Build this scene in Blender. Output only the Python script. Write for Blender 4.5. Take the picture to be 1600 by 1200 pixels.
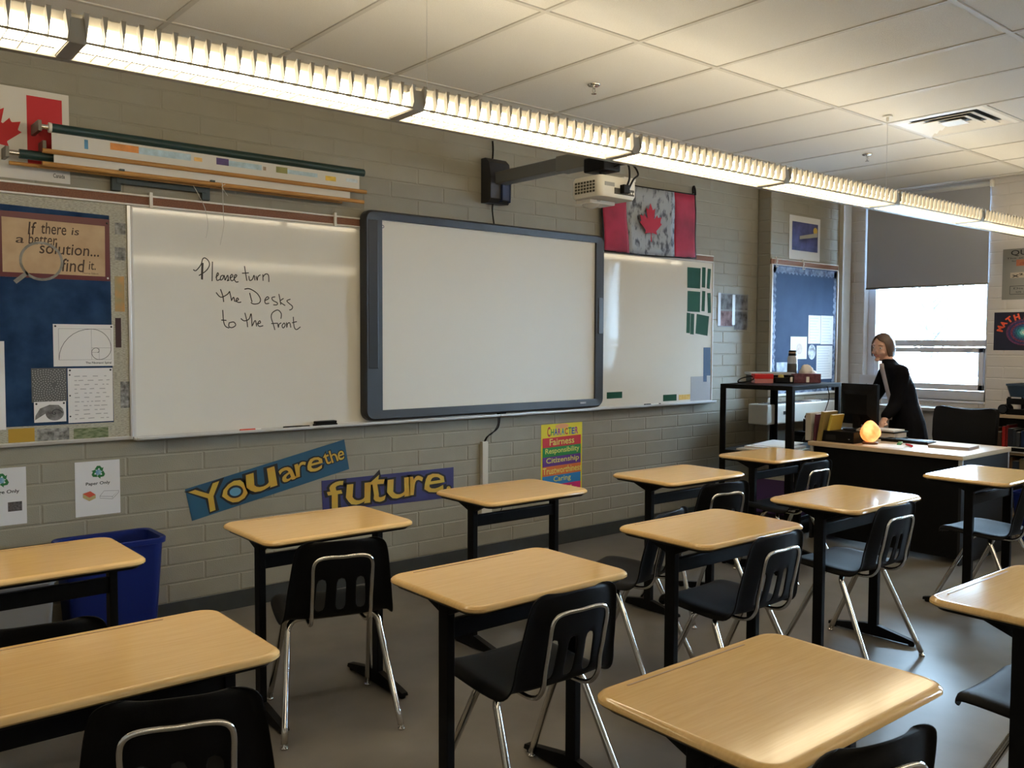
import bpy, bmesh, math, random
from mathutils import Vector, Matrix
random.seed(7)
for o in list(bpy.data.objects): bpy.data.objects.remove(o, do_unlink=True)
S = bpy.context.scene
C = S.collection
# ------------------------------------------------------------------ camera
FPX = 1379.57
YAW, PIT, ROL = 0.699587, -0.047035, 0.003905
CAM = Vector((-1.39434, -4.73685, 1.49706))
_fw = Vector((math.sin(YAW)*math.cos(PIT), math.cos(YAW)*math.cos(PIT), math.sin(PIT)))
_r = Vector((math.cos(YAW), -math.sin(YAW), 0)); _u = _r.cross(_fw)
CR = _r*math.cos(ROL)+_u*math.sin(ROL); CU = -_r*math.sin(ROL)+_u*math.cos(ROL); CF = _fw
cd = bpy.data.cameras.new('camera'); co = bpy.data.objects.new('camera', cd); C.objects.link(co)
cd.sensor_width = 36.0; cd.lens = FPX/1600*36.0; cd.clip_start = .05; cd.clip_end = 400
m = Matrix((CR, CU, -CF)).transposed().to_4x4(); m.translation = CAM
co.matrix_world = m; S.camera = co
# ------------------------------------------------------------------ sky, exposure
LAMP = 15.0            # radiance of the fluorescent lenses
SKY = 52.0
wd = bpy.data.worlds.new('sky'); S.world = wd; wd.use_nodes = True
bg = wd.node_tree.nodes['Background']
bg.inputs['Color'].default_value = (.57, .79, 1.0, 1); bg.inputs['Strength'].default_value = SKY
S.view_settings.view_transform = 'Standard'; S.view_settings.look = 'None'
S.view_settings.exposure = 0.13; S.view_settings.gamma = 1.0; S.view_settings.use_curve_mapping = False

# ------------------------------------------------------------------ helpers
def s2l(c): return tuple((x/12.92 if x <= .04045 else ((x+.055)/1.055)**2.4) for x in c)
def hexc(h): return s2l(tuple(int(h[i:i+2], 16)/255 for i in (0, 2, 4)))
MATS = {}
def mat(name, col, rough=.6, metal=0., var=0., scale=8., stretch=(1, 1, 1), bump=0., bscale=60., spec=.5, emit=None, estr=0., coat=0., col2=None, trans=0., ior=1.45, detail=4.):
    """procedural principled material: two-tone noise colour, optional bump"""
    if name in MATS: return MATS[name]
    if isinstance(col, str): col = hexc(col)
    if isinstance(col2, str): col2 = hexc(col2)
    M = bpy.data.materials.new(name); M.use_nodes = True; nt = M.node_tree; b = nt.nodes['Principled BSDF']
    b.inputs['Base Color'].default_value = (*col, 1); b.inputs['Roughness'].default_value = rough
    b.inputs['Metallic'].default_value = metal; b.inputs['Specular IOR Level'].default_value = spec
    b.inputs['Coat Weight'].default_value = coat; b.inputs['Transmission Weight'].default_value = trans; b.inputs['IOR'].default_value = ior
    if emit is not None:
        b.inputs['Emission Color'].default_value = (*emit, 1); b.inputs['Emission Strength'].default_value = estr
    tc = nt.nodes.new('ShaderNodeTexCoord')
    if var > 0 or col2 is not None:
        mp = nt.nodes.new('ShaderNodeMapping'); mp.inputs['Scale'].default_value = stretch
        nz = nt.nodes.new('ShaderNodeTexNoise'); nz.inputs['Scale'].default_value = scale; nz.inputs['Detail'].default_value = detail
        rp = nt.nodes.new('ShaderNodeValToRGB')
        lo = tuple(max(0, c*(1-var)) for c in col); hi = col2 if col2 is not None else tuple(min(1, c*(1+var)) for c in col)
        if col2 is not None: lo = col
        rp.color_ramp.elements[0].position = .3; rp.color_ramp.elements[1].position = .7
        rp.color_ramp.elements[0].color = (*lo, 1); rp.color_ramp.elements[1].color = (*hi, 1)
        nt.links.new(tc.outputs['Object'], mp.inputs['Vector']); nt.links.new(mp.outputs['Vector'], nz.inputs['Vector'])
        nt.links.new(nz.outputs['Fac'], rp.inputs['Fac']); nt.links.new(rp.outputs['Color'], b.inputs['Base Color'])
    if bump > 0:
        nb = nt.nodes.new('ShaderNodeTexNoise'); nb.inputs['Scale'].default_value = bscale; nb.inputs['Detail'].default_value = 3
        bp = nt.nodes.new('ShaderNodeBump'); bp.inputs['Strength'].default_value = bump; bp.inputs['Distance'].default_value = .004
        nt.links.new(tc.outputs['Object'], nb.inputs['Vector']); nt.links.new(nb.outputs['Fac'], bp.inputs['Height'])
        nt.links.new(bp.outputs['Normal'], b.inputs['Normal'])
    MATS[name] = M
    return M
class MB:
    """collects polygons; build() links them as ONE mesh object"""
    def __init__(s, M=None): s.v = []; s.f = []; s.M = M
    def add(s, vs, fs):
        n = len(s.v)
        for p in vs:
            p = Vector(p); s.v.append(s.M @ p if s.M is not None else p)
        s.f += [tuple(i+n for i in f) for f in fs]; return s
    def box(s, lo, hi, ch=0.):
        x0, y0, z0 = lo; x1, y1, z1 = hi
        if ch <= 0:
            return s.add([(x0,y0,z0),(x1,y0,z0),(x1,y1,z0),(x0,y1,z0),(x0,y0,z1),(x1,y0,z1),(x1,y1,z1),(x0,y1,z1)],
                         [(0,3,2,1),(4,5,6,7),(0,1,5,4),(1,2,6,5),(2,3,7,6),(3,0,4,7)])
        bm = bmesh.new(); bmesh.ops.create_cube(bm, size=1.)
        for v in bm.verts: v.co = Vector(((x0+x1)/2+v.co.x*(x1-x0), (y0+y1)/2+v.co.y*(y1-y0), (z0+z1)/2+v.co.z*(z1-z0)))
        bmesh.ops.bevel(bm, geom=list(bm.edges), offset=ch, segments=2, affect='EDGES', profile=.6)
        return s.bm(bm)
    def bm(s, bm):
        bm.verts.index_update(); s.add([v.co.copy() for v in bm.verts], [[l.index for l in f.verts] for f in bm.faces]); bm.free(); return s
    def cyl(s, p0, p1, r0, r1=None, n=12, cap=True): return s.tube([p0, p1], r0, n, cap, r1)
    def tube(s, path, r, n=8, cap=True, r1=None, closed=False):
        P = [Vector(p) for p in path]; N = len(P); rings = []
        t0 = (P[1]-P[0]).normalized(); ref = Vector((0, 0, 1)) if abs(t0.z) < .9 else Vector((1, 0, 0))
        nx = t0.cross(ref).normalized()
        for i, p in enumerate(P):
            if closed: t = (P[(i+1) % N]-P[i-1]).normalized()
            elif i == 0: t = t0
            elif i == N-1: t = (P[-1]-P[-2]).normalized()
            else: t = ((P[i+1]-p).normalized()+(p-P[i-1]).normalized()).normalized()
            nx = (nx-t*nx.dot(t)).normalized(); ny = t.cross(nx)
            rr = r if r1 is None else r+(r1-r)*i/(N-1)
            if isinstance(r, (list, tuple)): rr = r[i]
            rings.append([p+(nx*math.cos(a)+ny*math.sin(a))*rr for a in [2*math.pi*k/n for k in range(n)]])
        vs = [q for R in rings for q in R]; fs = []
        for i in range(N if closed else N-1):
            j = (i+1) % N
            for k in range(n): fs.append((i*n+k, i*n+(k+1) % n, j*n+(k+1) % n, j*n+k))
        if cap and not closed: fs.append(tuple(range(n-1, -1, -1))); fs.append(tuple((N-1)*n+k for k in range(n)))
        return s.add(vs, fs)
    def lathe(s, prof, c=(0, 0, 0), n=20, sx=1., sy=1.):
        vs = []; fs = []
        for r, z in prof:
            for k in range(n):
                a = 2*math.pi*k/n; vs.append((c[0]+r*sx*math.cos(a), c[1]+r*sy*math.sin(a), c[2]+z))
        for i in range(len(prof)-1):
            for k in range(n): fs.append((i*n+k, i*n+(k+1) % n, (i+1)*n+(k+1) % n, (i+1)*n+k))
        fs.append(tuple(range(n-1, -1, -1))); fs.append(tuple((len(prof)-1)*n+k for k in range(n)))
        return s.add(vs, fs)
    def prism(s, poly, z0, z1):
        """poly in local xy (ccw), extruded along local z"""
        n = len(poly); vs = [(x, y, z0) for x, y in poly]+[(x, y, z1) for x, y in poly]
        fs = [tuple(range(n-1, -1, -1)), tuple(range(n, 2*n))]+[(i, (i+1) % n, n+(i+1) % n, n+i) for i in range(n)]
        return s.add(vs, fs)
    def loft(s, loops, cap=True):
        n = len(loops[0]); vs = [p for L in loops for p in L]; fs = []
        for i in range(len(loops)-1):
            for k in range(n): fs.append((i*n+k, i*n+(k+1) % n, (i+1)*n+(k+1) % n, (i+1)*n+k))
        if cap: fs.append(tuple(range(n-1, -1, -1))); fs.append(tuple((len(loops)-1)*n+k for k in range(n)))
        return s.add(vs, fs)
    def ribbon(s, pts, w, z=0., taper=None):
        P = [Vector((x, y, 0)) for x, y in pts]; vs = []; fs = []
        for i, p in enumerate(P):
            t = (P[min(i+1, len(P)-1)]-P[max(i-1, 0)])
            t = t.normalized() if t.length > 1e-9 else Vector((1, 0, 0)); nn = Vector((-t.y, t.x, 0))*w/2
            vs += [(p.x+nn.x, p.y+nn.y, z), (p.x-nn.x, p.y-nn.y, z)]
        for i in range(len(P)-1): fs.append((2*i, 2*i+1, 2*i+3, 2*i+2))
        return s.add(vs, fs)
    def build(s, name, M, parent=None, smooth=False, kind=None):
        me = bpy.data.meshes.new(name)
        inv = parent.matrix_basis.inverted() if parent is not None else None
        if parent is not None and parent.parent is not None: inv = (parent.parent.matrix_basis @ parent.matrix_basis).inverted()
        me.from_pydata([(inv @ p) if inv is not None else p for p in s.v], [], s.f)
        me.materials.append(M)
        if smooth:
            me.polygons.foreach_set('use_smooth', [True]*len(me.polygons))
        me.update()
        o = bpy.data.objects.new(name, me); C.objects.link(o)
        if parent is not None: o.parent = parent
        if smooth == 'auto':
            me.set_sharp_from_angle(angle=math.radians(38))
        if kind: o['kind'] = kind
        return o
def catmull(P, k=6, closed=False):
    out = []; n = len(P)
    if n < 3: return list(P)
    P = [tuple(p) for p in P]
    for i in range(n if closed else n-1):
        if closed: p0, p1, p2, p3 = P[i-1], P[i], P[(i+1) % n], P[(i+2) % n]
        else: p0, p1, p2, p3 = P[max(i-1, 0)], P[i], P[i+1], P[min(i+2, n-1)]
        for j in range(k):
            t = j/k
            out.append(tuple(.5*((2*b)+(-a+c)*t+(2*a-5*b+4*c-d)*t*t+(-a+3*b-3*c+d)*t**3) for a, b, c, d in zip(p0, p1, p2, p3)))
    if not closed: out.append(P[-1])
    return out
def tag(o, label, cat, group=None, kind=None):
    o['label'] = label; o['category'] = cat
    if group: o['group'] = group
    if kind: o['kind'] = kind
    return o
def thing(name, loc, label, cat, group=None, rz=0.):
    o = bpy.data.objects.new(name, None); C.objects.link(o); o.empty_display_size = .1
    o.location = loc; o.rotation_euler = (0, 0, rz); o.matrix_basis = Matrix.Translation(Vector(loc)) @ Matrix.Rotation(rz, 4, 'Z')
    return tag(o, label, cat, group)
def struct(o): o['kind'] = 'structure'; return o
def copy_tree(o, parent=None):
    c = o.copy(); C.objects.link(c); c.parent = parent
    for ch in list(o.children): copy_tree(ch, c)
    return c
def frame(origin, a, b, out):
    M = Matrix((Vector(a), Vector(b), Vector(out))).transposed().to_4x4(); M.translation = Vector(origin); return M
XR = 6.86                       # right wall plane
YB = -.134                      # face of the wall pier
FF = frame((0, 0, 0), (1, 0, 0), (0, 0, 1), (0, -1, 0))
FR = frame((XR, 0, 0), (0, -1, 0), (0, 0, 1), (-1, 0, 0))
FB = frame((0, YB, 0), (1, 0, 0), (0, 0, 1), (0, -1, 0))
def ray(u, v): return CF+CR*((u-800)/FPX)-CU*((v-600)/FPX)
def pf(u, v, y=0.):             # picture point -> (x, z) on the plane y
    d = ray(u, v); t = (y-CAM.y)/d.y; p = CAM+d*t; return (p.x, p.z)
def pr(u, v, x=XR):             # picture point -> (-y, z) on the right wall
    d = ray(u, v); t = (x-CAM.x)/d.x; p = CAM+d*t; return (-p.y, p.z)
def pz(u, v, z):
    d = ray(u, v); t = (z-CAM.z)/d.z; p = CAM+d*t; return (p.x, p.y)
_tc = {}
def text_mesh(body, bold=0., shear=0.):
    key = (body, bold, shear)
    if key in _tc: return _tc[key]
    cu = bpy.data.curves.new('lettering', 'FONT'); cu.body = body; cu.size = 1.; cu.offset = bold; cu.shear = shear; cu.resolution_u = 3
    ob = bpy.data.objects.new('lettering', cu); C.objects.link(ob)
    me = bpy.data.meshes.new_from_object(ob)
    vs = [v.co.copy() for v in me.vertices]; fs = [tuple(p.vertices) for p in me.polygons]
    bpy.data.objects.remove(ob); bpy.data.curves.remove(cu); bpy.data.meshes.remove(me)
    _tc[key] = (vs, fs); return vs, fs
def text(mb, body, a0, b0, a1, b1, c, ang=0., bold=0., shear=0., warp=None):
    """lettering fitted to a rectangle (local a,b), c = height above the plane"""
    vs, fs = text_mesh(body, bold, shear)
    if not vs: return mb
    x0 = min(v.x for v in vs); x1 = max(v.x for v in vs); y0 = min(v.y for v in vs); y1 = max(v.y for v in vs)
    ca, sa = math.cos(ang), math.sin(ang); out = []
    cx, cy = (a0+a1)/2, (b0+b1)/2
    for v in vs:
        x = ((v.x-x0)/(x1-x0)-.5)*(a1-a0); y = ((v.y-y0)/max(1e-6, y1-y0)-.5)*(b1-b0)
        if warp: x, y = warp(x, y)
        out.append((cx+x*ca-y*sa, cy+x*sa+y*ca, c))
    return mb.add(out, fs)
def quad_map(q):
    """bilinear map of the unit square onto four points tl,tr,br,bl"""
    def f(s, t):
        tl, tr, br, bl = q
        return tuple((1-t)*((1-s)*bl[i]+s*br[i])+t*((1-s)*tl[i]+s*tr[i]) for i in (0, 1))
    return f
# ------------------------------------------------------------------ materials
WALLC = (.266, .243, .187)
m_wall = mat('painted_block', WALLC, .55, var=.05, scale=6, bump=.25, bscale=180)
m_wallw = mat('painted_block_white', (.53, .50, .48), .55, var=.03, scale=6, bump=.25, bscale=180)
m_base = mat('vinyl_base', (.035, .038, .037), .45, var=.15, scale=10)
m_tile = mat('ceiling_tile_board', (.72, .705, .67), .9, var=.05, scale=220, bump=.5, bscale=260, detail=2)
m_tbar = mat('grid_bar_paint', (.56, .54, .50), .5)
m_white = mat('white_metal', (.72, .70, .65), .45)
m_alum = mat('aluminium', (.62, .62, .62), .35, metal=.85)
m_alumw = mat('anodised_window_frame', (.58, .59, .64), .5, metal=.0, var=.04)
m_cork = mat('cork', hexc('6a4430'), .8, col2=hexc('855a40'), scale=160)
m_black = mat('black_powder_coat', (.004, .004, .0045), .45, spec=.14, var=.2, scale=40)
m_plastic = mat('black_chair_plastic', (.004, .004, .0045), .52, spec=.13, bump=.12, bscale=500)
m_chrome = mat('chrome', (.72, .71, .69), .14, metal=1.)
m_wood = mat('desk_laminate', (.62, .39, .15), .11, col2=(.68, .44, .185), scale=7, stretch=(1.2, 22, 6), detail=6, spec=.5)
m_wood2 = mat('teacher_desk_laminate', (.50, .36, .22), .3, col2=(.58, .43, .28), scale=7, stretch=(14, 1.2, 6), detail=6)
m_paper = mat('paper', (.74, .72, .70), .8)
m_ink = mat('black_ink', (.012, .012, .014), .5)
m_board = mat('whiteboard_enamel', (.715, .695, .64), .07, var=.02, scale=2, spec=.5)
m_green = mat('green_card', (.003, .05, .018), .8, spec=.2)
m_red = mat('flag_red_print', hexc('b81f22'), .6)
# ------------------------------------------------------------------ room shell
XL, YBK, ZC = -3.4, -8.6, 2.951
def floor_mat():
    M = mat('polished_concrete', (.098, .086, .070), .3, col2=(.165, .15, .13), scale=2.2, detail=10, bump=.02, bscale=14, spec=.28)
    nt = M.node_tree; b = nt.nodes['Principled BSDF']
    tc = nt.nodes.new('ShaderNodeTexCoord'); nz = nt.nodes.new('ShaderNodeTexNoise'); nz.inputs['Scale'].default_value = 1.2; nz.inputs['Detail'].default_value = 3
    mr = nt.nodes.new('ShaderNodeMapRange'); mr.inputs['To Min'].default_value = .28; mr.inputs['To Max'].default_value = .42
    nt.links.new(tc.outputs['Object'], nz.inputs['Vector']); nt.links.new(nz.outputs['Fac'], mr.inputs['Value']); nt.links.new(mr.outputs['Result'], b.inputs['Roughness'])
    return M
struct(MB().box((XL-.2, YBK-.2, -.2), (XR+.35, .25, 0)).build('floor', floor_mat()))
# block walls: every course is a row of 400 x 100 mm units standing proud of the joints
_bm = {}
def block_mesh(w, h, M):
    key = (round(w, 3), round(h, 3), M.name)
    if key in _bm: return _bm[key]
    g, ch = .0035, .005
    mb = MB(); lo = [(g, g), (w-g, g), (w-g, h-g), (g, h-g)]
    hi = [(g+ch, g+ch*.7), (w-g-ch, g+ch*.7), (w-g-ch, h-g-ch*.7), (g+ch, h-g-ch*.7)]
    vs = [(a, b, -.02) for a, b in lo]+[(a, b, -.0022) for a, b in lo]+[(a, b, 0) for a, b in hi]
    fs = [(8, 9, 10, 11)]+[(i, (i+1) % 4, 4+(i+1) % 4, 4+i) for i in range(4)]+[(4+i, 4+(i+1) % 4, 8+(i+1) % 4, 8+i) for i in range(4)]
    me = bpy.data.meshes.new('block'); me.from_pydata(vs, [], fs); me.materials.append(M); me.update()
    _bm[key] = me; return me
def block_wall(name, F, rng, phase, openings, visible, M, slabs):
    a0, a1, b0, b1 = rng
    mb = MB(F)
    for s in slabs: mb.box((s[0], s[2], -s[5] if len(s) > 5 else -.2), (s[1], s[3], -.0028))
    w = struct(mb.build(name, M))
    cells = []
    k0 = int(round(b0/.1)); k = k0
    while k*.1 < b1-.005:
        bb0, bb1 = max(b0, k*.1), min(b1, k*.1+.1)
        off = phase+(.2 if k % 2 else 0.)
        i = math.floor((a0-off)/.4)
        while off+i*.4 < a1-.005:
            x0, x1 = max(a0, off+i*.4), min(a1, off+i*.4+.4); i += 1
            segs = [(x0, x1, bb0, bb1)]
            for (oa0, oa1, ob0, ob1) in openings:
                new = []
                for (p, q, r, t) in segs:
                    if q <= oa0 or p >= oa1 or t <= ob0+.001 or r >= ob1-.001: new.append((p, q, r, t)); continue
                    if p < oa0: new.append((p, oa0, r, t))
                    if q > oa1: new.append((oa1, q, r, t))
                    if r < ob0-.02: new.append((max(p, oa0), min(q, oa1), r, ob0))
                    if t > ob1+.02: new.append((max(p, oa0), min(q, oa1), ob1, t))
                segs = new
            cells += [s for s in segs if s[1]-s[0] > .03]
        k += 1
    cells.sort(key=lambda s: (F @ Vector(((s[0]+s[1])/2, (s[2]+s[3])/2, 0))-CAM).length)
    hid = MB(F); n = 0
    for (p, q, r, t) in cells:
        if visible(p, q, r, t) and n < 300:
            o = bpy.data.objects.new('block', block_mesh(q-p, t-r, M)); C.objects.link(o)
            o.parent = w; o.matrix_basis = F @ Matrix.Translation((p, r, 0)); n += 1
        else:
            me = block_mesh(q-p, t-r, M)
            hid.add([Vector((p+v.co.x, r+v.co.y, v.co.z)) for v in me.vertices], [tuple(f.vertices) for f in me.polygons])
    if hid.v: hid.build('hidden_blocks', M, w, kind='stuff')
    return w
BX0, BX1 = 5.502, 6.675         # pier
def vis_front(p, q, r, t):
    if q < -.75: return False
    if q <= 4.80 and r >= 1.05 and t <= 2.18: return False
    return True
wf = block_wall('wall_front', FF, (XL, BX0, .1, 2.95), 0., [], vis_front, m_wall, [(XL-.2, XR+.3, -.1, 3.1, 0, .25)])
# pier: front face plus the two returns
FBL = frame((BX0, 0, 0), (0, -1, 0), (0, 0, 1), (-1, 0, 0))
wp = block_wall('wall_pier', FB, (BX0, BX1, .1, 2.95), BX0+.0, [], lambda *a: True, m_wall, [(BX0+.006, BX1, 0, 2.96, 0, .134)])
for k in range(1, 30):
    hh = min(.1, 2.95-k*.1)
    if hh < .03: continue
    o = bpy.data.objects.new('block', block_mesh(.134, hh, m_wall)); C.objects.link(o); o.parent = wp
    o.matrix_basis = FBL @ Matrix.Translation((0, k*.1, 0))
# painted steel post in the corner beside the window
struct(MB().box((BX1, -.172, 0), (BX1+.15, .0, 2.95), .004).build('trim_1', mat('post_paint', (.52, .50, .46), .4)))
# right wall with the window opening
WA0, WA1, WB0, WB1 = .30, 1.452, .985, 2.925
W2A, W3A = 3.02, 5.74        # further windows along the same wall
ops = [(WA0, WA1, WB0, WB1), (W2A, W2A+1.15, WB0, WB1), (W3A, W3A+1.15, WB0, WB1)]
sl = [(-.2, WA0, 0, 2.96, 0, .3), (WA1, W2A, 0, 2.96, 0, .3), (W2A+1.15, W3A, 0, 2.96, 0, .3), (W3A+1.15, -YBK+.2, 0, 2.96, 0, .3)]
for o_ in ops: sl += [(o_[0], o_[1], 0, WB0, 0, .3), (o_[0], o_[1], WB1, 2.96, 0, .3)]
wr = block_wall('wall_right', FR, (0, -YBK, .1, 2.95), .0, ops, lambda p, q, r, t: q < 2.6, m_wallw, sl)
m_wallb = mat('bounce_wall_paint', (.62, .60, .54), .6, var=.03)  # unseen walls, colour made paler to bounce light back into the room
struct(MB().box((XL-.2, YBK, 0), (XL, .2, 2.96)).build('wall_left', m_wallb))
struct(MB().box((XL-.2, YBK-.2, 0), (XR+.3, YBK, 2.96)).build('wall_back', m_wallb))
# vinyl base
struct(MB(FF).box((XL, 0, -.003), (BX0, .1, .006), .002).build('baseboard_front', m_base))
struct(MB(FB).box((BX0-.006, 0, -.003), (BX1, .1, .006), .002).build('baseboard_pier', m_base))
struct(MB(FR).box((0.21, 0, -.003), (-YBK, .1, .006), .002).build('baseboard_right', m_base))
# suspended ceiling: lay-in tiles on a grid of T bars
ceil = struct(MB().box((XL-.2, YBK-.2, 2.985), (XR+.35, .2, 3.12)).build('ceiling', m_white))
GX, GY = 1.263, -1.797
xs = [GX+.61*i for i in range(-8, 10) if XL+.1 < GX+.61*i < XR-.1]
ys = [GY+1.22*j for j in range(-6, 3) if YBK+.1 < GY+1.22*j < -.1]
xe = [XL]+xs+[XR]; ye = [YBK]+ys+[0]
VENT = (GX+.61*5-.61*0, GY)     # cell that holds the air diffuser
_tm = {}
for i in range(len(xe)-1):
    for j in range(len(ye)-1):
        x0, x1, y0, y1 = xe[i]+.004, xe[i+1]-.004, ye[j]+.004, ye[j+1]-.004
        sp = [(y0, y1)]
        if x0 < 4.5 < x1 and y0 < -2.1 < y1: sp = [(y0, GY-.61-.004)]
        for (q0, q1) in sp:
            key = (round(x1-x0, 3), round(q1-q0, 3))
            if key not in _tm:
                w, d = key; e = .012
                vs = [(0, 0, .012), (w, 0, .012), (w, d, .012), (0, d, .012), (e, e, .004), (w-e, e, .004), (w-e, d-e, .004), (e, d-e, .004)]
                me = bpy.data.meshes.new('ceiling_tile'); me.from_pydata(vs, [], [(7, 6, 5, 4)]+[(4+k, 4+(k+1) % 4, (k+1) % 4, k) for k in range(4)]+[(0, 1, 2, 3)])
                me.materials.append(m_tile); me.update(); _tm[key] = me
            o = bpy.data.objects.new('ceiling_tile', _tm[key]); C.objects.link(o); o.parent = ceil; o.location = (x0, q0, ZC)
for x in xs: MB().box((x-.012, YBK, ZC), (x+.012, 0, ZC+.03)).build('grid_bar', m_tbar, ceil)
for y in ys: MB().box((XL, y-.012, ZC-.0005), (XR, y+.012, ZC+.029)).build('grid_bar', m_tbar, ceil)
MB().box((GX+.61*5, GY-.61-.012, ZC-.0003), (GX+.61*6, GY-.61+.012, ZC+.029)).build('grid_bar', m_tbar, ceil)
MB().box((XL, -.024, ZC-.001), (XR, 0, ZC+.02)).build('wall_angle', m_tbar, ceil)
MB().box((XR-.024, YBK, ZC-.001), (XR, 0, ZC+.02)).build('wall_angle', m_tbar, ceil)
# ------------------------------------------------------------------ window in the right wall
def glass_mat():
    M = bpy.data.materials.new('window_glass'); M.use_nodes = True; nt = M.node_tree
    nt.nodes.remove(nt.nodes['Principled BSDF']); out = nt.nodes['Material Output']
    tr = nt.nodes.new('ShaderNodeBsdfTransparent'); gl = nt.nodes.new('ShaderNodeBsdfGlossy'); gl.inputs['Roughness'].default_value = .02
    tr.inputs['Color'].default_value = (.93, .96, .98, 1)
    fr = nt.nodes.new('ShaderNodeFresnel'); fr.inputs['IOR'].default_value = 1.45; mx = nt.nodes.new('ShaderNodeMixShader')
    nt.links.new(fr.outputs['Fac'], mx.inputs['Fac']); nt.links.new(tr.outputs['BSDF'], mx.inputs[1]); nt.links.new(gl.outputs['BSDF'], mx.inputs[2])
    nt.links.new(mx.outputs['Shader'], out.inputs['Surface']); return M
m_glass = glass_mat()
def make_window(wn, WA0, WA1, BZ, blabel):
    win = bpy.data.objects.new('window_%d' % wn, None); C.objects.link(win); win.matrix_basis = Matrix.Translation((XR, -(WA0+WA1)/2, WB0)); struct(win)
    win['label'] = 'tall aluminium window with fixed pane above and hinged vent below'
    mb = MB(FR); t = .05
    for (p, q, r, s_) in [(WA0, WA0+.075, WB0, WB1), (WA1-.045, WA1, WB0, WB1), (WA0, WA1, WB1-.05, WB1), (WA0, WA1, WB0, WB0+.085), (WA0+.06, WA1-.03, 1.475, 1.535)]:
        mb.box((p, r, -.16), (q, s_, -.085), .004)
    mb.build('frame', m_alumw, win)
    mb = MB(FR)
    for (p, q, r, s_) in [(WA0+.085, WA0+.125, 1.075, 1.465), (WA1-.095, WA1-.05, 1.075, 1.465), (WA0+.085, WA1-.05, 1.075, 1.13), (WA0+.085, WA1-.05, 1.42, 1.465)]:
        mb.box((p, r, -.15), (q, s_, -.07), .004)
    sash = mb.build('vent_sash', m_alumw, win)
    MB(FR).box((WA1-.22, 1.445, -.07), (WA1-.14, 1.458, -.045), .003).build('latch', m_alum, sash)
    MB(FR).box((WA0+.07, 1.53, -.125), (WA1-.04, WB1-.045, -.12)).build('pane', m_glass, win)
    MB(FR).box((WA0+.12, 1.125, -.115), (WA1-.09, 1.425, -.11)).build('pane', m_glass, sash)
    MB(FR).box((WA0-.0, WB0-.02, -.16), (WA1, WB0, .012), .003).build('sill', m_alumw, win)
    # roller blind hanging in front of the opening
    bl = thing('roller_blind', (XR-.03, -(WA0+WA1)/2, BZ), blabel, 'blind')
    MB(FR).box((WA0+.03, BZ, .018), (WA1+.005, 2.90, .0205)).build('fabric', mat('blind_fabric', (.33, .34, .37), .85, var=.03, scale=300), bl)
    MB(FR).cyl((WA0+.03, BZ-.005, .019), (WA1+.005, BZ-.005, .019), .011, n=10).build('bottom_bar', mat('blind_bar', (.2, .2, .21), .5), bl, True)
    MB(FR).cyl((WA0+.03, 2.905, .022), (WA1+.005, 2.905, .022), .022, n=14).build('roller_tube', mat('blind_tube', (.45, .47, .5), .4), bl, True)
    MB(FR).box((WA0+.005, 2.875, .0), (WA0+.028, 2.935, .05), .003).build('end_bracket', m_white, bl)
    MB(FR).box((WA1+.007, 2.875, .0), (WA1+.028, 2.935, .05), .003).build('end_bracket', m_white, bl)
    MB(FR).tube(catmull([(WA1-.06+.0, BZ, .012), (WA1-.055, BZ-.3, .01), (WA1-.06, 1.56, .012)], 5), .002, 5).build('bead_chain', m_white, bl)
make_window(1, WA0, WA1, 2.04, 'grey fabric roller blind pulled halfway down the tall window')
make_window(2, W2A, W2A+1.15, 2.38, 'grey roller blind on the second window, beyond the right picture edge')
make_window(3, W3A, W3A+1.15, 2.38, 'grey roller blind on the third window, nearest the back wall')
# ------------------------------------------------------------------ outdoors beyond the window
m_snow = mat('snow', (.8, .82, .86), .9, var=.05, scale=.6)
struct(MB().box((XR+.5, -60, -.75), (90, 60, -.6)).build('ground', m_snow))
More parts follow.
